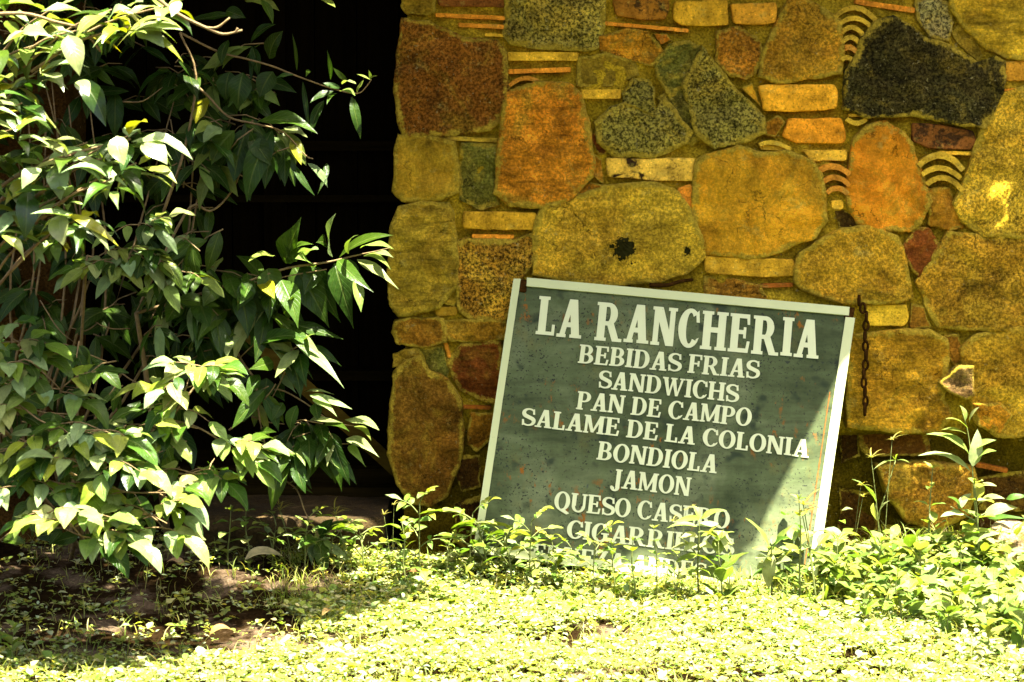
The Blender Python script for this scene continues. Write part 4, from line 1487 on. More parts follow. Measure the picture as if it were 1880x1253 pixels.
# main trunk down to the soil
sap.tube([gp(300, 1010, 0.0) + Vector((0, .15, -.05)), wp(290, 850, -0.25), wp(270, 700, -0.3), wp(250, 575, YM)], 0.012, 0.006, 7)
MIDL = [
 ((611,472),(617,386),36,G_PALE,1.0), ((522,482),(551,391),43,G_MID,.4), ((620,478),(690,530),24,G_MID,.8), ((656,477),(734,527),23,G_PALE,1.2), ((622,474),(722,426),28,G_MID,.9),
 ((661,456),(723,453),16,G_LIT,1.2), ((616,484),(647,600),38,G_DARK,.2), ((541,489),(603,598),52,G_DARK,.2), ((582,491),(628,588),34,G_DARK,.3), ((491,494),(513,556),40,G_MID,.5),
 ((422,511),(443,552),30,G_MID,.5), ((467,520),(480,602),40,G_DARK,.2), ((441,540),(453,620),36,G_DARK,.2), ((517,515),(545,600),36,G_MID,.25), ((388,511),(407,471),30,G_PALE,1.0),
 ((503,470),(458,478),22,G_LIT,.9), ((553,474),(585,455),30,G_PALE,1.2), ((530,468),(575,446),22,G_MID,.7), ((654,512),(664,570),18,G_LIT,.6), ((600,450),(580,445),24,G_DARK,.4),
 ((640,466),(660,425),12,G_LIT,.8), ((668,470),(715,492),14,G_LIT,1.2), ((690,462),(723,470),14,G_PALE,1.2), ((560,505),(575,560),30,G_MID,.3), ((500,520),(492,592),34,G_DARK,.2),
 ((460,520),(436,570),28,G_DARK,.3), ((545,480),(520,440),26,G_MID,.5), ((570,490),(540,470),28,G_LIT,.8), ((480,515),(505,545),26,G_YEL,.7), ((395,525),(372,560),28,G_MID,.5),
 ((405,520),(425,572),34,G_DARK,.2), ((350,548),(340,600),34,G_DARK,.3), ((365,545),(385,600),34,G_MID,.3), ((330,555),(306,590),30,G_MID,.5), ((630,475),(655,530),26,G_DARK,.4), ((585,492),(560,540),30,G_DARK,.3),
 ((600,300),(580,353),10,G_DARK,.3),
 # hanging group
 ((549,642),(503,690),25,G_PALE,1.1), ((552,639),(636,706),25,G_PALE,1.0), ((559,631),(581,607),11,G_LIT,.9), ((572,637),(627,670),17,G_DARK,.5), ((534,660),(549,730),32,G_DARK,.25),
 ((550,650),(563,710),26,G_DARK,.3), ((501,665),(455,674),24,G_MID,.5), ((475,688),(452,730),20,G_MID,.6), ((450,677),(429,716),20,G_DARK,.3), ((516,688),(547,720),16,G_PALE,1.1),
 ((560,720),(617,721),12,G_PALE,1.2), ((568,725),(650,744),20,G_PALE,1.0), ((575,733),(618,762),16,G_PALE,1.1), ((490,695),(483,743),26,G_DARK,.25), ((508,706),(524,735),28,G_DARK,.3),
 ((570,771),(633,769),16,G_PALE,1.1), ((633,771),(693,787),19,G_PALE,1.2), ((651,783),(678,806),13,G_LIT,.8), ((587,785),(596,853),28,G_PALE,.9), ((554,775),(573,827),26,G_MID,.6),
 ((605,795),(622,842),22,G_DARK,.3), ((608,815),(626,900),24,G_MID,.35), ((636,806),(696,836),21,G_PALE,1.0), ((641,818),(673,854),14,G_LIT,.9), ((526,796),(518,862),28,G_DARK,.2),
 ((539,800),(534,862),24,G_DARK,.25), ((544,840),(563,902),24,G_DARK,.2), ((567,806),(568,860),26,G_DARK,.2), ((478,795),(510,786),17,G_MID,.7), ((508,852),(494,883),18,G_DARK,.3), ((524,856),(513,892),18,G_MID,.3),
 ((580,740),(590,775),20,G_DARK,.3), ((545,745),(535,790),22,G_MID,.4), ((520,740),(500,770),20,G_MID,.5), ((595,780),(640,790),16,G_MID,.9), ((560,830),(545,870),22,G_DARK,.3),
 # low cluster
 ((587,990),(608,1074),25,G_MID,.5), ((587,988),(614,952),19,G_DARK,.6), ((584,990),(548,1006),20,G_MID,.6), ((592,990),(643,958),14,G_MID,.8), ((592,996),(646,1029),17,G_PALE,.9), ((585,992),(574,1036),22,G_PALE,.8), ((590,992),(600,1040),24,G_PALE,.9),
 ((520,878),(490,905),16,G_MID,.6), ((530,890),(560,880),13,G_PALE,1.1), ((540,896),(575,903),14,G_MID,.9),
]
for (b_, t_, w_, c_, u_) in MIDL:
    px_leaf(sap, b_, t_, w_ * 1.2, YM + R.uniform(-.05, .05), R.uniform(-.09, .0) if u_ < .7 else R.uniform(-.14, -.05), c_, R.choice(['lance', 'acute']), 0.08, u_)
# upper part of the same shrub: leaves in front of the dark door
UPL = [
 ((455,235),(432,330),46,G_DARK,.4), ((470,225),(581,242),36,G_MID,.9), ((520,243),(562,302),26,G_LIT,.8), ((500,240),(459,367),42,G_DARK,.3), ((565,300),(600,344),16,G_PALE,1.0),
 ((419,74),(410,118),20,G_DARK,.4), ((460,79),(507,43),20,G_DARK,.6), ((494,108),(521,55),32,G_DARK,.4), ((501,132),(478,178),34,G_DARK,.4), ((422,132),(418,182),34,G_DARK,.3), ((446,134),(438,198),40,G_DARK,.3),
 ((440,330),(457,368),20,G_DARK,.3), ((405,235),(372,260),34,G_PALE,1.1), ((400,240),(370,290),36,G_DARK,.4), ((430,240),(388,300),40,G_MID,.4), ((536,300),(580,355),12,G_DARK,.5),
 ((350,40),(432,22),22,G_DARK,.8), ((590,0),(616,12),16,G_LIT,1.0), ((450,2),(512,18),24,G_LIT,.9), ((480,0),(500,42),16,G_MID,.5), ((415,20),(452,30),24,G_DARK,.5), ((540,250),(556,300),22,G_YEL,.6),
 ((430,210),(400,205),30,G_DARK,.5), ((380,180),(360,225),34,G_YEL,.6), ((460,245),(500,300),34,G_DARK,.3), ((480,250),(530,300),26,G_MID,.7), ((520,235),(565,250),22,G_PALE,1.1),
 ((545,60+70),(535,58),6,G_DARK,.4), ((556,150),(567,238),9,G_DARK,.3), ((607,147),(601,88),8,G_DARK,.4), ((638,150),(612,122),9,G_MID,.6), ((595,185),(573,242),18,G_DARK,.4), ((612,168),(570,188),14,G_DARK,.6),
 ((646,178),(663,252),17,G_DARK,.4), ((625,162),(592,150),13,G_DARK,.7), ((628,155),(655,152),16,G_PALE,1.1), ((625,168),(652,174),14,G_LIT,1.1), ((655,170),(668,145),12,G_LIT,.9), ((680,147),(655,135),6,G_LIT,.8), ((680,147),(676,127),5,G_LIT,.8), ((680,147),(693,138),5,G_LIT,.8), ((620,172),(602,190),9,G_MID,.5),
 ((570,130),(562,140),8,G_MID,.5), ((540,138),(505,143),9,G_DARK,.7),
]
sap.tube([wp(p[0], p[1], YM + .02) for p in [(330, 60), (400, 95), (450, 108), (500, 122), (545, 140), (610, 163), (655, 172), (672, 160), (682, 146)]], 0.0035, 0.0012)
sap.tube([wp(p[0], p[1], YM + .04) for p in [(250, 575), (300, 470), (350, 380), (385, 388), (415, 365), (440, 320), (455, 240)]], 0.005, 0.002)
sap.tube([wp(p[0], p[1], YM) for p in [(340, 140), (380, 175), (420, 215), (470, 228), (520, 243), (560, 285), (575, 292)]], 0.004, 0.0018)
sap.tube([wp(p[0], p[1], YM) for p in [(300, 390), (340, 270), (360, 140), (330, 60)]], 0.005, 0.003)
for (b_, t_, w_, c_, u_) in UPL:
    px_leaf(sap, b_, t_, w_ * 1.08, YM + R.uniform(-.05, .05), R.uniform(-.07, .0), c_, 'lance', 0.08, u_)


def fill_leaves(P, poly_px, n, Yr, Lr, wr, cols, shape='lance', down=0.7, up=0.5, twigs=True):
    """leaves hung at random through a region; each on a short twig"""
    xs = [p[0] for p in poly_px]; ys = [p[1] for p in poly_px]
    def inside(x, y):
        c = False
        m = len(poly_px)
        for i in range(m):
            x1, y1 = poly_px[i]; x2, y2 = poly_px[i - 1]
            if (y1 > y) != (y2 > y) and x < (x2 - x1) * (y - y1) / (y2 - y1) + x1: c = not c
        return c
    k = 0
    while k < n:
        x, y = R.uniform(min(xs), max(xs)), R.uniform(min(ys), max(ys))
        if not inside(x, y): continue
        Y = R.uniform(*Yr)
        c = wp(x, y, Y)
        m = R.choice([3, 4, 4, 5, 6])
        out = Vector((R.uniform(-1, 1), R.uniform(-1, .5), R.uniform(-.5, .4))).normalized()
        tw = [c - out * 0.10, c - out * 0.04 + Vector((0, 0, .01)), c]
        if twigs: tube_geo(P.V, P.F, tw, 0.0022, 0.0012, 4)
        for j in range(m):
            L = R.uniform(*Lr)
            side = rnd_dir(); side.z = side.z * 0.4
            d = (out * 0.5 + side * 0.9 + Vector((0, 0, -down * R.uniform(.3, 1.3)))).normalized()
            b = c - out * R.uniform(0, 0.09)
            nh = Vector((R.uniform(-.5, .5), -0.5 + R.uniform(-.4, .3), up + R.uniform(-.2, .5)))
            P.leaf(b, b + d * L, L * R.uniform(*wr), nh, R.uniform(.03, .14), R.uniform(.05, .35), shape, vary(R.choice(cols), .25, .15))
        k += m


# ---- the dark inner growth behind everything on that side
back = Plant("tangled_shrub", gp(150, 960) + Vector((0, .2, 0)), "dark tangled shrub growing against the side wall behind the brighter bushes", "shrub")
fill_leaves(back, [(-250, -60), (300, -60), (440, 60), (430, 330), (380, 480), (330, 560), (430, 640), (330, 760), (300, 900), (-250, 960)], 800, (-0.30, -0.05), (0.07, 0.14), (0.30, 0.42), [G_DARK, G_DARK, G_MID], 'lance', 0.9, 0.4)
for k in range(16):
    a = gp(R.uniform(-150, 260), 1000, 0) + Vector((0, .2, 0))
    x0 = R.uniform(-100, 380)
    back.tube([a, wp(x0 * .5 + R.uniform(-40, 60), 800, -.15), wp(x0, 500, -.2), wp(x0 + R.uniform(-90, 90), R.uniform(60, 330), -.22)], 0.007, 0.002, 5)
for k in range(12):
    a, b = (R.uniform(-60, 350), R.uniform(100, 900)), (R.uniform(-120, 120), R.uniform(-90, 90))
    back.tube([wp(a[0], a[1], -.3), wp(a[0] + b[0] * .5, a[1] + b[1] * .5 + 12, -.33), wp(a[0] + b[0], a[1] + b[1], -.3)], 0.0025, 0.0012, 4)

# ---- glossy pale-leaved shrub, close to the camera at the upper corner
YL = -1.38
gl = Plant("glossy_shrub", gp(-60, 1120), "bushy shrub with glossy pale leaves in sunlit rosettes high beside the doorway", "shrub", None, M_GLOSSY)


def rosette(P, px, py, Y, n, L, wr, cols, spread=1.0, drop=0.35, az0=None):
    c = wp(px, py, Y)
    a0 = R.uniform(0, 6.28) if az0 is None else az0
    for k in range(n):
        az = a0 + k * 2.4 + R.uniform(-.3, .3)
        el = R.uniform(-.75, .45) - drop * 0.3
        d = Vector((math.cos(az) * spread, math.sin(az) * 0.8, el)).normalized()
        l = L * R.uniform(.7, 1.15) * (0.6 if k > n - 3 else 1)
        b = c - Vector((0, 0, k * 0.004)) + d * 0.008
        nh = Vector((0, -0.25, 1.0)) - d * d.z
        P.leaf(b, b + d * l, l * R.uniform(*wr), nh, R.uniform(.06, .2), R.uniform(.1, .4), R.choice(['lance', 'acute']), vary(R.choice(cols), .2, .2))


glc = [G_PALE, G_PALE, G_LIT, G_LIT, G_YEL, G_MID, G_MID, G_DARK]
ROS = [(60,85),(150,55),(235,50),(205,18),(25,150),(30,235),(70,130),(130,285),(235,250),(120,355),(22,330),(60,430),(105,425),(10,20),(300,12),(160,262),(190,290),(80,300),(20,290),(90,20),(150,400),(40,190),(0,80),(-30,180),(-40,320),(250,300),(205,330),(0,420),(35,385)]
for (x, y) in ROS:
    Y = YL + R.uniform(-.15, .2)
    rosette(gl, x, y, Y, R.choice([7, 8, 9]), 0.118, (0.30, 0.42), glc)
    c = wp(x, y, Y)
    q = wp(x * 0.5 - 60, y + 60 + R.uniform(0, 60), Y + .1)
    gl.tube([q, q.lerp(c, .5) + Vector((0, 0, .02)), c], 0.0042, 0.002, 5)
# named leaves read off the photograph
for (b_, t_, w_, c_, u_) in [((150,22),(75,18),32,G_LIT,1.0), ((245,55),(335,52),34,G_PALE,1.1), ((232,57),(336,110),22,G_YEL,.9), ((250,55),(300,86),40,G_PALE,.9), ((125,65),(148,135),44,G_PALE,.6), ((200,40),(240,15),30,G_PALE,.9),
                            ((230,60),(215,30),26,G_YEL,.9), ((150,145),(190,230),40,G_DARK,.5), ((145,148),(165,175),30,G_PALE,.9), ((215,250),(230,300),40,G_PALE,.6), ((250,262),(352,290),36,G_PALE,1.1), ((260,265),(306,300),44,G_PALE,.8), ((110,300),(112,365),44,G_PALE,.5),
                            ((110,395),(118,448),42,G_PALE,.6), ((50,350),(45,436),44,G_DARK,.3), ((60,330),(10,375),30,G_YEL,.7), ((120,395),(220,445),24,G_YEL,.9), ((75,310),(40,345),36,G_PALE,.9), ((145,290),(235,337),24,G_LIT,1.0), ((40,60),(90,60),34,G_PALE,.9), ((120,90),(96,60),36,G_PALE,1.0), ((330,2),(315,30),22,G_PALE,.5), ((240,12),(262,2),34,G_PALE,.8)]:
    px_leaf(gl, b_, t_, w_ * 0.98, YL - 0.08 + R.uniform(-.06, .06), -0.04, c_, 'lance', 0.12, u_)
gl.tube([wp(285, -5, YL), wp(330, 28, YL), wp(380, 52, YL), wp(410, 63, YL), wp(445, 56, YL)], 0.0055, 0.0028, 6)
gl.tube([wp(380, 52, YL), wp(400, 50, YL), wp(422, 33, YL)], 0.004, 0.0025, 6)
gl.tube([wp(432, 60, YL), wp(437, 52, YL)], 0.003, 0.0035, 6)
gl.tube([wp(-60, 30, YL), wp(40, 25, YL), wp(100, 40, YL), wp(150, 55, YL), wp(185, 95, YL)], 0.0055, 0.003, 6)
gl.tube([gp(-60, 1120) - Vector((0, 0, .04)), wp(-70, 800, YL), wp(-50, 500, YL + .05), wp(-60, 250, YL + .05), wp(-60, 30, YL), wp(-40, -200, YL)], 0.02, 0.006, 7)
gl.tube([wp(-60, 400, YL + .05), wp(20, 330, YL), wp(110, 290, YL), wp(240, 255, YL)], 0.006, 0.003, 6)
gl.tube([wp(-60, 480, YL + .05), wp(0, 430, YL), wp(60, 400, YL), wp(110, 392, YL)], 0.005, 0.003, 6)
# crown going on above the frame: it throws the dappled shade on what hangs below
for k in range(30):
    x, y, Y = R.uniform(60, 560), R.uniform(-620, -90), R.uniform(-0.62, -0.15)
    rosette(gl, x, y, Y, 8, 0.13, (0.34, 0.46), glc)
    c = wp(x, y, Y)
    q = wp(x * .6 - 40, y + 90, Y + .05)
    gl.tube([q, c], 0.004, 0.002, 4)

for k in range(95):  # more unseen crown leaves, added to shade the ground below
    c = Vector((R.uniform(-1.6, -0.10), R.uniform(-1.19, -0.94), R.uniform(2.0, 2.45)))
    d_ = ray(0, 0)
    for j in range(9):
        az = j * 2.4 + R.uniform(-.3, .3)
        d = Vector((math.cos(az), math.sin(az), R.uniform(-.5, .3))).normalized()
        l = R.uniform(.09, .15)
        gl.leaf(c, c + d * l, l * R.uniform(.36, .48), Vector((0, -.2, 1)) - d * d.z, .1, .2, 'lance', vary(R.choice(glc), .2, .2))
    gl.tube([Vector((-1.4, -.95, 1.75)), Vector((-1.4, -1.0, 1.9)).lerp(c, .6), c], 0.005, 0.002, 4)

for k in range(64):  # unseen dark leaves added overhead to block sun and sky
    bx_ = R.uniform(-1.9, 0.05)
    c = Vector((bx_, R.uniform(-0.98, -0.66) if bx_ < -0.75 else R.uniform(-1.0, -0.86), R.uniform(1.95, 2.5)))
    for j in range(9):
        az = j * 2.4 + R.uniform(-.3, .3)
        d = Vector((math.cos(az), math.sin(az), R.uniform(-.5, .3))).normalized()
        l = R.uniform(.10, .16)
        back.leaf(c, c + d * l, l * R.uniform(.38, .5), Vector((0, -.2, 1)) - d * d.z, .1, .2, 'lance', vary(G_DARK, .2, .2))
    back.tube([Vector((-1.3, -.4, 1.7)), Vector((-1.3, -.6, 1.9)).lerp(c, .6), c], 0.006, 0.002, 4)

# ---- sapling with divided leaves low in front of the doorway
ash = Plant("divided_leaf_sapling", gp(120, 1075), "low leafy sapling with divided toothed leaves glowing in the sun under the glossy shrub", "sapling")


def compound(P, a, b, pairs, L, wr, cols, shape='ovate', droop=0.5):
    a, b = Vector(a), Vector(b)
    d = (b - a).normalized()
    m = a.lerp(b, .5) + Vector((0, 0, .12 * (b - a).length))
    tube_geo(P.V, P.F, bezier_pts([a, m, b], 3), 0.0018, 0.001, 4)
    up = Vector((0, -0.35, 1.0))
    s = d.cross(up).normalized()
    for k in range(pairs):
        t = 0.45 + 0.55 * k / max(1, pairs)
        o = a.lerp(b, t) + Vector((0, 0, .12 * (b - a).length * 4 * t * (1 - t)))
        for sg in (-1, 1):
            dd = (d * R.uniform(.2, .7) + s * sg + Vector((0, -0.15, -droop * R.uniform(.3, 1.5)))).normalized()
            l = L * R.uniform(.75, 1.1)
            P.leaf(o + dd * .004, o + dd * l, l * R.uniform(*wr), up + Vector((R.uniform(-.3, .3), R.uniform(-.4, .2), 0)), R.uniform(.04, .16), R.uniform(.05, .3), shape, vary(R.choice(cols), .2, .2))
    dd = (d + Vector((0, -0.1, -droop * R.uniform(.4, 1.4)))).normalized()
    l = L * R.uniform(.95, 1.25)
    P.leaf(b, b + dd * l, l * R.uniform(*wr), up, R.uniform(.04, .16), R.uniform(.05, .3), shape, vary(R.choice(cols), .2, .2))


ac = [G_LIT, G_LIT, G_PALE, G_MID, G_PALE, (0.125, 0.18, 0.016), G_DARK]
SH = [  # shoots: list of px points, depth
 ([(-80,720),(0,690),(45,660),(85,690),(115,720)], -0.80), ([(-60,760),(20,740),(70,770),(110,790)], -0.85), ([(60,840),(110,810),(150,792),(200,790)], -0.88),
 ([(180,830),(240,800),(300,770),(330,745),(345,700),(352,670)], -0.78), ([(300,770),(350,780),(390,800),(430,830)], -0.80), ([(120,860),(170,850),(230,850)], -0.92), ([(20,900),(70,880),(120,890)], -0.9),
 ([(200,900),(250,905),(300,905)], -0.86), ([(120,950),(160,960),(195,975)], -0.95), ([(60,940),(110,945),(150,985)], -0.98), ([(270,860),(330,870),(380,870)], -0.8), ([(-80,640),(-20,600),(20,620),(50,640)], -0.75),
 ([(160,470),(200,480),(235,475),(262,468)], -0.55), ([(235,475),(250,440),(255,410)], -0.55), ([(235,475),(300,490),(340,500)], -0.52), ([(220,470),(190,480)], -0.56),
 ([(320,760),(365,700),(375,680)], -0.76), ([(230,930),(280,950),(300,970)], -0.9), ([(-60,850),(0,830),(40,820)], -0.85), ([(150,860),(130,830),(135,800)], -0.88),
]
SH = [(p_, y_ - (0.50 if y_ < -0.7 else 0.0)) for p_, y_ in SH]
for pts, Y in SH:
    w3 = [wp(p[0], p[1], Y + 0.03 * math.sin(i * 2)) for i, p in enumerate(pts)]
    ash.tube(w3, 0.0032, 0.0016, 5)
    n = len(pts)
    for i in range(1, n):
        for rep in range(2):
            p = Vector(pts[i - 1]).lerp(Vector(pts[i]), R.uniform(.3, 1))
            a = wp(p[0], p[1], Y)
            ang = R.uniform(-0.9, 0.6)
            sd = R.choice([-1, 1])
            ln_ = R.uniform(.06, .11)
            b = a + Vector((math.cos(ang) * sd * ln_, R.uniform(-.07, .03), math.sin(ang) * ln_ * .8))
            compound(ash, a, b, R.choice([1, 2, 2]), 0.074, (0.44, 0.60), ac)
    a = wp(pts[-1][0], pts[-1][1], Y)
    compound(ash, a, a + Vector((.05, -.02, -.02)), 2, 0.085, (0.44, 0.58), ac)
base_ = gp(120, 1075)
for j in (0, 2, 3, 5, 8, 12, 18):
    pts, Y = SH[j]
    e = wp(pts[0][0], pts[0][1], Y)
    ash.tube([base_ + Vector((R.uniform(-.05, .05), R.uniform(.2, .45), -.03)), base_.lerp(e, .5) + Vector((R.uniform(-.04, .04), .15, .08)), e], 0.0075, 0.0032, 6)
# inner, shaded leaves of the sapling
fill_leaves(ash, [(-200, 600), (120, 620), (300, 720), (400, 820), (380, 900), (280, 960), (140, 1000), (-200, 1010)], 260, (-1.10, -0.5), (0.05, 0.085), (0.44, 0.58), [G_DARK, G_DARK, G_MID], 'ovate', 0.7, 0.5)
fill_leaves(sap, [(380, 490), (470, 480), (560, 500), (610, 560), (540, 610), (400, 640), (340, 600)], 46, (-0.42, -0.28), (0.12, 0.19), (0.26, 0.36), [G_DARK, G_MID, G_MID, G_PALE], 'lance', 0.9, 0.6)
fill_leaves(sap, [(450, 690), (540, 660), (620, 770), (640, 830), (560, 880), (480, 870)], 44, (-0.42, -0.28), (0.09, 0.15), (0.26, 0.36), [G_DARK, G_MID, G_MID, G_LIT], 'lance', 0.9, 0.6)
fill_leaves(sap, [(250, 420), (390, 430), (430, 560), (400, 660), (250, 640)], 60, (-0.5, -0.3), (0.07, 0.125), (0.3, 0.42), [G_DARK, G_MID, G_MID, G_PALE], 'lance', 0.8, 0.7)
fill_leaves(sap, [(330, 100), (440, 90), (520, 210), (560, 290), (470, 340), (380, 330)], 90, (-0.42, -0.25), (0.075, 0.14), (0.28, 0.4), [G_DARK, G_DARK, G_MID, G_LIT], 'lance', 0.9, 0.6)
back.build(7, 5)
sap.build(10, 5)
gl.build(8, 5)
ash.build(8, 5)


# ------------------------------------------------------------------ weeds in front of the board and along the wall
def copy_tree(root, loc, rz, sc, label, group):
    r = root.copy()
    COL.objects.link(r)
    r.location = loc
    r.rotation_euler = (0, 0, rz)
    r.scale = (sc, sc, sc)
    r["label"] = label
    r["group"] = group
    for ch in root.children:
        c = ch.copy()
        COL.objects.link(c)
        c.parent = r
        c.matrix_parent_inverse = ch.matrix_parent_inverse.copy()
    return r


WG = "sunlit weeds along the wall foot"
WL = [(0.15, 0.19, 0.035), (0.10, 0.15, 0.02), (0.19, 0.225, 0.07), (0.15, 0.175, 0.015), (0.075, 0.125, 0.012)]


def herb(h, nodes, L, wr, shape, lean=0.0, el=(0.05, 0.7), cols=WL, label="", name="broadleaf_weed", alt=False, loc=(0, 0, 0), top=1.0):
    P = Plant(name, Vector(loc), label, "weed", WG, M_GROUND, M_GREENSTEM)
    o = Vector(loc)
    ld = Vector((math.cos(R.uniform(0, 6.28)), math.sin(R.uniform(0, 6.28)), 0)) * lean
    sp = [o + Vector((0, 0, -0.02))] + [o + ld * (t * t * h) + Vector((R.uniform(-.006, .006), R.uniform(-.006, .006), h * t)) for t in (0.33, 0.66, 1.0)]
    pts = bezier_pts(sp, 6)
    P.tube(sp, 0.0026 + h * .004, 0.0011, 5)
    a0 = R.uniform(0, 6.28)
    for k in range(nodes):
        t = 0.22 + 0.78 * k / (nodes - 1)
        c = pts[min(len(pts) - 1, int(t * (len(pts) - 1)))]
        for m in range(1 if alt and k < nodes - 1 else 2):
            az = a0 + k * (2.4 if alt else 1.57) + m * math.pi + R.uniform(-.25, .25)
            e = R.uniform(*el)
            d = Vector((math.cos(az) * math.cos(e), math.sin(az) * math.cos(e), math.sin(e)))
            l = L * R.uniform(.75, 1.15) * (1.0 if t < .75 else 1.0 - (t - .75) * 2.2 * (1 - 0.35 * top))
            P.leaf(c + d * .006, c + d * l + Vector((0, 0, -.12 * l)), l * R.uniform(*wr), Vector((0, 0, 1)) - d * d.z, R.uniform(.03, .16), R.uniform(.1, .35), shape, vary(R.choice(cols), .2, .15))
    for m in range(3):
        az = R.uniform(0, 6.28)
        d = Vector((math.cos(az) * .6, math.sin(az) * .6, 1)).normalized()
        l = L * .35
        P.leaf(pts[-1], pts[-1] + d * l, l * .3, Vector((math.cos(az), math.sin(az), -.3)) * -1, .05, .3, shape, vary(cols[0], .1, .1))
    return P


def ashling(h, n, L, loc=(0, 0, 0), label=""):
    P = Plant("seedling_weed", Vector(loc), label, "weed", WG, M_GROUND, M_GREENSTEM)
    o = Vector(loc)
    ld = Vector((R.uniform(-.3, .3), R.uniform(-.2, .1), 0))
    sp = [o + Vector((0, 0, -.02)), o + ld * h * .2 + Vector((0, 0, h * .5)), o + ld * h + Vector((0, 0, h))]
    P.tube(sp, 0.0026, 0.0012, 5)
    pts = bezier_pts(sp, 6)
    for k in range(n):
        t = 0.45 + .55 * k / (n - 1)
        c = pts[min(len(pts) - 1, int(t * (len(pts) - 1)))]
        az = k * 2.4 + R.uniform(-.4, .4)
        d = Vector((math.cos(az), math.sin(az) * .8, R.uniform(.1, .8))).normalized()
        compound(P, c, c + d * L * 1.5, R.choice([1, 2]), L, (.36, .5), WL, 'ovate', 0.35)
    return P


def sedge(h, loc=(0, 0, 0), label=""):
    P = Plant("umbrella_sedge", Vector(loc), label, "weed", WG, M_GROUND, M_GREENSTEM)
    o = Vector(loc)
    for k in range(12):
        az = R.uniform(0, 6.28)
        l = h * R.uniform(.5, 1.0)
        b = o + Vector((R.uniform(-.015, .015), R.uniform(-.015, .015), -.01))
        P.leaf(b, b + Vector((math.cos(az) * l * .7, math.sin(az) * l * .6, l * R.uniform(.3, .75))), 0.005, Vector((-math.cos(az), -math.sin(az), .8)), .2, .3, 'linear', vary(WL[1], .2, .1))
    for k in range(2):
        az = R.uniform(0, 6.28)
        e = o + Vector((math.cos(az) * h * .3, math.sin(az) * h * .15, h * R.uniform(1.0, 1.35)))
        P.tube([o, o.lerp(e, .5) + Vector((0, 0, h * .1)), e], 0.0013, 0.0009, 4)
        for j in range(9):
            a2 = j * .7
            d = Vector((math.cos(a2), math.sin(a2), R.uniform(-.1, .7)))
            P.leaf(e, e + d * (0.05 if j < 3 else 0.018), 0.004, Vector((0, 0, 1)), .1, .2, 'linear', vary((0.2, 0.18, 0.03), .2, .1))
    return P


protos = {}
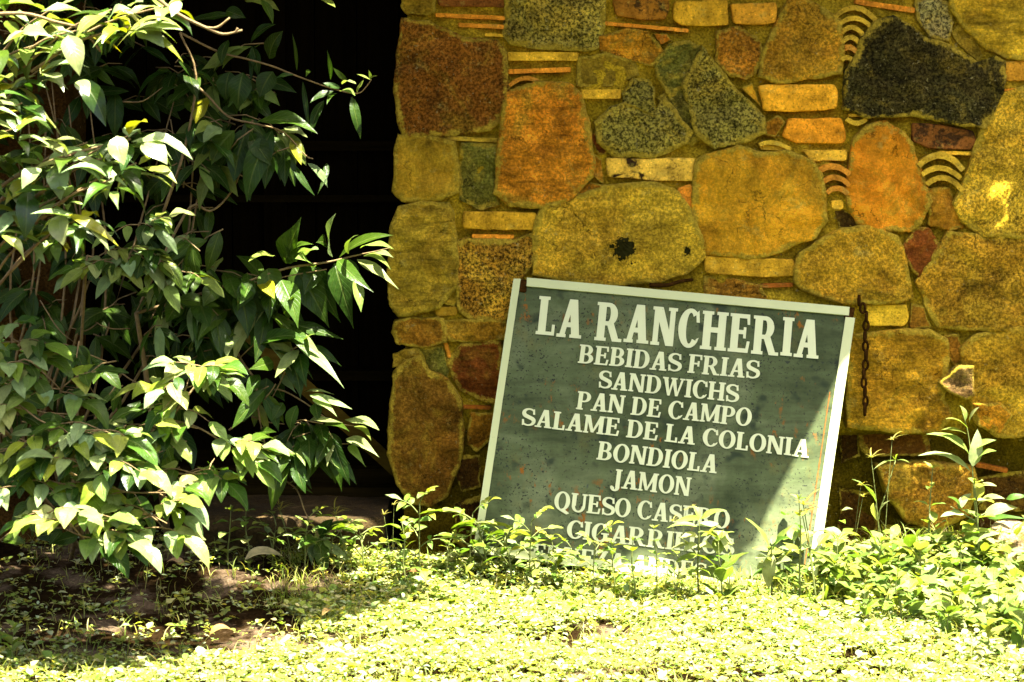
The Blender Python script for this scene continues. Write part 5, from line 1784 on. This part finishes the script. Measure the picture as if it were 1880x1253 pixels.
# (kind, px base, height m, label)
WEEDS = [
 ('bushy', (1800, 1075), 0.26, "bushy round-leaved weed spreading at the foot of the tallest upright weed"),
 ('herb', (1706, 1060), 0.28, "thin yellow-topped weed standing before the broad brown base stone"),
 ('sedge', (1620, 1062), 0.27, "umbrella sedge with spiky star heads just beyond the sign's lower corner"),
 ('sedge', (1560, 1075), 0.20, "short umbrella sedge arching beside the sign's lit side"),
 ('herb', (1205, 1115), 0.20, "thin upright weed with narrow leaves over the end of the letters CIGARRI"),
 ('herb', (1470, 1110), 0.27, "tall thin weed with small round leaves before the sunlit strip of the sign"),
 ('ash', (972, 1085), 0.19, "small-leaved seedling climbing before the sign left of the letter Q"),
 ('ash', (770, 1062), 0.21, "pale seedling with drooping sprays between the step and the sign"),
 ('ash', (862, 1068), 0.19, "pale seedling with fine sprays touching the sign's lower corner"),
 ('ash', (915, 1078), 0.13, "low seedling at the outer edge of the sign's pale frame bar"),
 ('ash', (1052, 1095), 0.13, "low yellow seedling under the letters of the last line before the word break"),
 ('herb', (1128, 1105), 0.14, "short weed with pale leaves beside the lit letter A of the last line"),
 ('ash', (1000, 1092), 0.10, "very low pale weed in front of the letters ER of the last line"),
 ('broad', (1540, 1110), 0.16, "broad pale weed at the foot of the sign's sunlit side"),
 ('herb', (1340, 1112), 0.15, "dense little weed with white-lit leaves between the paddle-leaved and pointed-leaved weeds"),
 ('ash', (1240, 1118), 0.11, "low pale weed at the bare edge under the sign's middle"),
 ('ash', (820, 1075), 0.12, "tiny seedling in the shadow gap beside the step's end"),
 ('broad', (1612, 1105), 0.15, "flat broad weed spreading below the short umbrella sedge"),
 ('broad', (1690, 1110), 0.17, "broad weed with toothed pale leaves below the yellow-topped weed"),
 ('bushy', (1755, 1130), 0.17, "round-leaved weed clump below the tallest weed"),
 ('bushy', (1850, 1120), 0.19, "pale round-leaved clump beside the broken stone"),
 ('herb', (1650, 1150), 0.13, "small green weed at the shaded inner edge of the weed bank"),
 ('bushy', (1830, 1180), 0.17, "large pale clump overhanging the lawn at its outer corner"),
 ('broad', (1880, 1215), 0.15, "broad-leaved clump farthest out on the lawn"),
 ('broad', (1742, 1180), 0.12, "low broad weed where the weed bank meets the lawn"),
 ('herb', (1490, 1150), 0.10, "low weed in the grass before the sign's sunlit corner"),
 ('broad', (1590, 1160), 0.10, "small broad weed in the grass before the weed bank"),
 ('herb', (600, 1060), 0.12, "small pale weed growing before the step's lit lip"),
 ('ash', (560, 1040), 0.13, "pale sprig standing in front of the worn step"),
 ('ash', (500, 1040), 0.11, "dim pale seedling before the shaded part of the step"),
 ('bushy', (455, 1045), 0.15, "little-leaved dark weed in the shade at the step's far end"),
 ('bushy', (420, 1055), 0.17, "taller little-leaved weed under the sapling's lit edge"),
 ('sedge', (640, 1045), 0.12, "thin arching grass tuft in front of the step's corner"),
 ('sedge', (540, 1045), 0.13, "thin arching grass tuft before the middle of the step"),
 ('sedge', (720, 1060), 0.14, "upright grass tuft growing from the end of the step"),
 ('ash', (1088, 1100), 0.17, "pale seedling rising in front of the sign's letters CIGAR"),
 ('ash', (940, 1085), 0.16, "bright seedling at the sign's lower frame under the letter S of SALAME"),
 ('herb', (1165, 1112), 0.16, "slim weed in front of the lit letter A of the last line"),
 ('herb', (1025, 1092), 0.14, "slim pale weed in front of the sign just outside the letter C of CIGARRILLOS"),
 ('broad', (1325, 1118), 0.17, "broad pale weed between the spreading weed and the paddle-leaved weed"),
 ('sedge', (1240, 1112), 0.18, "umbrella sedge arching over the last line of letters"),
 ('ash', (895, 1076), 0.17, "tall pale seedling overlapping the sign's lowest frame corner"),
 ('herb', (745, 1060), 0.14, "thin weed in the dark gap beyond the step's corner"),
 ('ash', (668, 1058), 0.13, "pale seedling before the step's outer corner"),
 ('ash', (610, 1050), 0.12, "small pale seedling half hiding the step's front"),
 ('broad', (1815, 1225), 0.12, "broad weed out on the lawn below the pale clumps"),
 ('sedge', (1500, 1115), 0.19, "umbrella sedge at the bottom of the sign's long frame bar"),
 ('broad', (25, 1225), 0.09, "pale rosette weed in the shaded litter at the lawn's dark corner"),
]
WP, WQ, WD = (0.21, 0.24, 0.09), (0.13, 0.175, 0.03), (0.045, 0.095, 0.008)


def drawn_weed(name, label, base_px, stems, leaves, dY=0.0):
    """a weed whose stems and leaves are read off the photograph at the depth where it is rooted"""
    b = gp(*base_px)
    Y = b.y + dY
    P = Plant(name, b, label, "weed", WG, M_GROUND, M_GREENSTEM)
    for st in stems:
        pts = [wp(p[0], p[1], Y + 0.012 * math.sin(k * 1.9)) for k, p in enumerate(st)]
        P.tube(pts, 0.0032, 0.0013, 5)
    for (a, t_, w, c) in leaves:
        px_leaf(P, a, t_, w, Y + R.uniform(-.015, .015), R.uniform(-.07, .05), c, R.choice(['lance', 'ovate']) if w > 12 else 'lance', 0.1, R.uniform(.8, 1.3))
    return P.build(8, 5)


drawn_weed("upright_weed", "tallest upright weed with long pale leaves in front of the lower wall stones", (1800, 1048),
    [[(1800, 1062), (1796, 1000), (1790, 930), (1785, 860), (1778, 800), (1768, 760)], [(1795, 960), (1770, 945), (1745, 930)], [(1795, 950), (1825, 935)]],
    [((1782,839),(1701,794),24,WQ), ((1784,868),(1686,834),22,WP), ((1775,798),(1728,787),13,WQ), ((1777,787),(1736,767),11,WQ), ((1771,774),(1761,743),12,WQ), ((1780,776),(1798,745),14,WP), ((1784,827),(1829,805),19,WQ),
     ((1786,856),(1793,785),25,WP), ((1789,852),(1829,827),21,WQ), ((1793,892),(1830,891),15,WP), ((1795,928),(1845,913),22,WP), ((1807,946),(1869,930),27,WP), ((1811,950),(1837,968),18,WP), ((1769,944),(1726,946),23,WP),
     ((1766,939),(1739,910),17,WD), ((1793,964),(1773,988),23,WP), ((1795,973),(1815,1005),18,WP), ((1784,944),(1806,956),18,WD), ((1815,952),(1882,948),13,WD), ((1847,917),(1884,908),15,WD), ((1795,915),(1800,885),22,WP), ((1760,935),(1785,905),16,WP), ((1796,990),(1765,1012),20,WP), ((1798,1000),(1835,1015),22,WP), ((1797,985),(1830,985),18,WQ)])
drawn_weed("pointed_weed", "slim weed with one long raised leaf and a spiky star head", (1622, 1050),
    [[(1624, 1062), (1618, 990), (1613, 952), (1628, 900), (1644, 846)], [(1613, 952), (1607, 925)]],
    [((1609,923),(1563,875),19,WQ), ((1612,954),(1634,917),11,WP), ((1611,957),(1606,920),9,WP), ((1644,846),(1604,860),4,WQ), ((1644,846),(1669,848),4,WQ), ((1644,846),(1650,833),3,WQ), ((1644,846),(1637,836),3,WQ), ((1616,985),(1590,1005),14,WP), ((1618,1000),(1650,1000),16,WP), ((1620,1020),(1590,1030),18,WP)])
drawn_weed("spreading_weed", "spreading weed with narrow pointed leaves in front of the sign's line ending in CASERO", (1284, 1112),
    [[(1284, 1120), (1281, 1050), (1283, 1000), (1284, 953)], [(1283, 1010), (1305, 985), (1320, 975)], [(1282, 1020), (1262, 1000)]],
    [((1284,955),(1269,925),11,WQ), ((1286,953),(1335,937),14,WQ), ((1283,953),(1236,954),14,WQ), ((1281,968),(1224,968),13,WQ), ((1286,985),(1334,975),12,WQ), ((1281,985),(1250,985),18,WP), ((1285,965),(1318,958),16,WP), ((1300,985),(1322,965),16,WP), ((1280,1000),(1255,1012),17,WP),
     ((1284,1000),(1310,1005),20,WP), ((1320,975),(1345,1000),16,WP), ((1318,975),(1335,1012),15,WP), ((1280,1020),(1240,1030),18,WQ), ((1283,1030),(1320,1030),18,WD), ((1262,1000),(1232,1005),16,WP), ((1282,1045),(1250,1055),20,WQ), ((1284,1050),(1310,1060),20,WP), ((1262,1002),(1245,985),12,WP)])
drawn_weed("paddle_leaved_weed", "weed with big upright paddle leaves in front of the sunlit corner of the sign", (1416, 1112),
    [[(1416, 1120), (1417, 1060), (1416, 1010), (1418, 995)], [(1416, 1040), (1440, 1015)]],
    [((1413,1008),(1368,946),28,WQ), ((1421,1003),(1455,960),18,WQ), ((1417,1015),(1414,1080),26,WP), ((1412,1012),(1380,1005),13,WQ), ((1424,1012),(1450,1008),14,WP), ((1420,1010),(1448,985),20,WD), ((1413,1030),(1385,1022),22,WP), ((1420,1035),(1455,1030),20,WP), ((1414,1050),(1380,1060),20,WD), ((1420,1055),(1452,1062),22,WQ), ((1417,1000),(1424,980),12,WQ), ((1412,1035),(1390,1045),20,WP)])

for kind, (px, py), h, lab in WEEDS:
    h *= 1.05 if kind == 'ash' else 1.1
    loc = gp(px, py)
    loc.y = max(loc.y, -1.6)
    if kind in protos and R.random() < 0.75:
        src, h0 = R.choice(protos[kind])
        copy_tree(src, loc, R.uniform(0, 6.28), h / h0, lab, WG)
        continue
    if kind == 'lance': P = herb(h, 5, 0.105, (.24, .32), 'lance', .1, (.25, .9), label=lab, name="pointed_weed", loc=loc)
    elif kind == 'herb': P = herb(h, 6, 0.055, (.36, .5), 'ovate', .1, (.1, .8), label=lab, name="slender_weed", loc=loc)
    elif kind == 'broad': P = herb(h, 5, 0.10, (.40, .52), 'ovate', .05, (.1, .9), label=lab, name="broadleaf_weed", loc=loc)
    elif kind == 'bushy': P = herb(h, 6, 0.062, (.5, .66), 'round', .1, (-.1, .6), label=lab, name="bushy_weed", loc=loc)
    elif kind == 'ash': P = ashling(h, 6, 0.040, loc, lab)
    else: P = sedge(h, loc, lab)
    r = P.build(7, 5)
    protos.setdefault(kind, []).append((r, h))

# ------------------------------------------------------------------ ground cover (countless small leaves and grass)
def density(x, y):
    d = 0.80 + 0.50 * noise.noise(Vector((x * 2.6, y * 2.6, 4.0))) + 0.35 * noise.noise(Vector((x * 8, y * 8, 1.0)))
    for (bx, by, br) in ((gp(1050, 1185).x, gp(1050, 1185).y, .13), (gp(1190, 1232).x, gp(1190, 1232).y, .17), (gp(640, 1185).x, gp(640, 1185).y, .11), (gp(1100, 1160).x, gp(1100, 1160).y, .08), (gp(1560, 1225).x, gp(1560, 1225).y, .07), (gp(960, 1130).x, gp(960, 1130).y, .06), (gp(330, 1215).x, gp(330, 1215).y, .12)):
        r2 = ((x - bx) ** 2 + ((y - by) * .8) ** 2) / (br * br)
        d -= 0.85 * math.exp(-r2) * (0.75 + 0.9 * noise.noise(Vector((x * 22, y * 22, 6.0))))
    return d


def cover():
    L = []
    n = 0
    target = 33000
    x0, x1, y0, y1 = -2.1, 2.1, -1.95, 0.0
    while n < target:
        x, y = R.uniform(x0, x1), R.uniform(y0, y1)
        far = (1.0 if y > -1.5 else .5)
        dn = density(x, y) * far
        shade = x < gp(560, 1100).x + 0.25 * noise.noise(Vector((x * 3, y * 3, 2))) and y > -1.35
        if shade: dn *= 0.09
        if R.random() > dn: continue
        n += 1
        z = gz(x, y)
        big = R.random() < 0.10
        s = R.uniform(.0055, .0125) * (1.7 if big else 1)
        hgt = R.uniform(.004, .03) * (1.4 if big else 1)
        m = R.choice([3, 4, 5])
        a0 = R.uniform(0, 6.28)
        for k in range(m):
            az = a0 + k * 6.28 / m + R.uniform(-.4, .4)
            e = R.uniform(-.25, .6)
            d = Vector((math.cos(az) * math.cos(e), math.sin(az) * math.cos(e), math.sin(e)))
            b = Vector((x, y, z + hgt)) + d * s * .35
            l = s * R.uniform(.9, 1.8)
            c = R.choice([(0.21, 0.245, 0.07), (0.16, 0.205, 0.03), (0.29, 0.30, 0.15), (0.27, 0.285, 0.12), (0.22, 0.23, 0.02), (0.10, 0.15, 0.02)])
            L.append((tuple(b), tuple(b + d * l), (R.uniform(-.3, .3), R.uniform(-.4, .2), 1), l * R.uniform(.55, .85), .06, R.uniform(.05, .3), 'ovate', vary(c, .3, .2)))
    V, Q, c, u = leaves_geo(L, 4, 3)
    o = mesh_np("ground_cover", V, Q, M_GROUND, None, True, c, u)
    tag(o, "low carpet of small round leaves covering the lawn", "ground cover", kind="stuff")
    # grass blades
    L = []
    n = 0
    while n < 20000:
        x, y = R.uniform(x0, x1), R.uniform(y0, 0.0)
        g = 0.45 + 0.7 * noise.noise(Vector((x * 2.2, y * 2.2, 14.0)))
        if y > -0.75: g += 0.3
        g -= 0.5 * max(0.0, 0.62 - density(x, y))
        if x < gp(500, 1100).x and y > -1.3: g *= .16
        if R.random() > g: continue
        n += 1
        z = gz(x, y) - 0.004
        l = R.uniform(.025, .08) * (1.5 if y > -0.72 and x > 0.4 else 1)
        az = R.uniform(0, 6.28)
        e = R.uniform(.35, 1.3)
        d = Vector((math.cos(az) * math.cos(e), math.sin(az) * math.cos(e), math.sin(e)))
        c = R.choice([(0.17, 0.20, 0.03), (0.13, 0.17, 0.02), (0.22, 0.21, 0.05), (0.25, 0.21, 0.08)])
        L.append(((x, y, z), tuple(Vector((x, y, z)) + d * l), (-math.cos(az), -math.sin(az), .6), R.uniform(.0016, .0034), .15, .3, 'linear', vary(c, .25, .15)))
    V, Q, c, u = leaves_geo(L, 5, 3)
    o = mesh_np("grass", V, Q, M_GROUND, None, True, c, u)
    tag(o, "thin pale grass growing through the small leaves", "grass", kind="stuff")
    # undergrowth that fills the weed bank at the wall foot
    L = []
    reg = [(1440, 1075), (1560, 1040), (1900, 1040), (1960, 1200), (1800, 1170), (1600, 1130)]
    for k in range(1500):
        while True:
            px, py = R.uniform(1420, 1980), R.uniform(1045, 1215)
            if py < 1095 + max(0, (px - 1440)) * 0.26: break
        p = gp(px, py)
        hgt = abs(R.gauss(0.06, .045))
        az = R.uniform(0, 6.28)
        e = R.uniform(-.2, .8)
        d = Vector((math.cos(az) * math.cos(e), math.sin(az) * math.cos(e), math.sin(e)))
        l = R.uniform(.025, .078)
        b = p + Vector((0, 0, hgt))
        L.append((tuple(b), tuple(b + d * l), (R.uniform(-.3, .3), -.3, 1), l * R.uniform(.35, .6), .08, .2, R.choice(['ovate', 'lance']), vary(R.choice(WL), .3, .2)))
    for k in range(620):
        px = R.uniform(730, 1500)
        p = gp(px, R.uniform(1072, 1135))
        hgt = abs(R.gauss(0.01, .022))
        az = R.uniform(0, 6.28)
        e = R.uniform(-.1, .9)
        d = Vector((math.cos(az) * math.cos(e), math.sin(az) * math.cos(e), math.sin(e)))
        l = R.uniform(.018, .04)
        b = p + Vector((0, 0, hgt))
        L.append((tuple(b), tuple(b + d * l), (R.uniform(-.3, .3), -.3, 1), l * R.uniform(.35, .6), .08, .2, R.choice(['ovate', 'lance']), vary(R.choice(WL), .3, .2)))
    V, Q, c, u = leaves_geo(L, 6, 5)
    o = mesh_np("undergrowth", V, Q, M_GROUND, None, True, c, u)
    tag(o, "dense pale undergrowth filling the foot of the wall between the weeds", "undergrowth", kind="stuff")
cover()

# ------------------------------------------------------------------ fallen leaves and the broken stone
for (px, py, l, az, c, lab) in [
    (738, 1058, .055, .3, (0.13, 0.055, 0.012), "curled brown leaf lying on the lit lawn below the step's end"),
    (592, 1130, .04, 1.2, (0.45, 0.30, 0.10), "tan dry leaf at the edge of the bush's shade"),
    (1182, 1184, .05, 2.4, (0.40, 0.14, 0.02), "orange dry leaf on the bare patch of the lawn"),
    (1296, 1248, .035, .9, (0.45, 0.16, 0.015), "small orange leaf at the very edge of the lawn"),
    (450, 1028, .11, .1, (0.50, 0.42, 0.22), "long pale dry leaf in the half shade before the step"),
    (340, 1040, .06, 2.8, (0.35, 0.22, 0.10), "dull tan leaf lying in the shade under the sapling"),
    (950, 1180, .03, 1.0, (0.20, 0.06, 0.02), "small dark red leaf among the lawn's tiny leaves"),
    (385, 1165, .06, .4, (0.26, 0.15, 0.05), "brown leaf in the lit patch of soil inside the bush's shade"),
]:
    p = gp(px, py, .03)
    d = Vector((math.cos(az), math.sin(az) * .6, .15)).normalized()
    V, Q, c_, u = leaves_geo([(tuple(p), tuple(p + d * l), (0.1, -.4, 1), l * .42, .2, .35, 'ovate', c)], 9, 5)
    o = mesh_np("dead_leaf", V, Q, M_DEAD, None, True, c_, u)
    tag(o, lab, "leaf", "fallen leaves on the lawn")


def broken_stone():
    c = gp(1872, 1062) + Vector((0, 0.0, 0.085))
    V, Fc = [], []
    n, m = 30, 18
    for i in range(m + 1):
        th = math.pi * i / m
        for k in range(n):
            a = 2 * math.pi * k / n
            d = Vector((math.sin(th) * math.cos(a), math.sin(th) * math.sin(a), math.cos(th)))
            r = 1 + .25 * noise.noise(d * 1.6 + Vector((4, 2, 1))) + .10 * noise.noise(d * 5)
            q = Vector((max(-.8, min(.8, d.x)), max(-.75, min(.75, d.y)), max(-.8, min(.72, d.z)))) * r
            # a broken hollow in the front
            hd = (d - Vector((0.25, -0.85, 0.35)).normalized()).length
            q *= 1 - 0.38 * math.exp(-(hd / .42) ** 2)
            V.append(c + Vector((q.x * .10, q.y * .07, q.z * .095)))
    for i in range(m):
        for k in range(n):
            Fc.append((i * n + k, (i + 1) * n + k, (i + 1) * n + (k + 1) % n, i * n + (k + 1) % n))
    o = mesh_from("broken_stone", V, Fc, M_STONE, None, True, {"col": [(0.40, 0.30, 0.16, .6)] * len(V)})
    tag(o, "pale broken stone with a hollow in it lying at the wall's foot beside the weeds", "stone")
broken_stone()
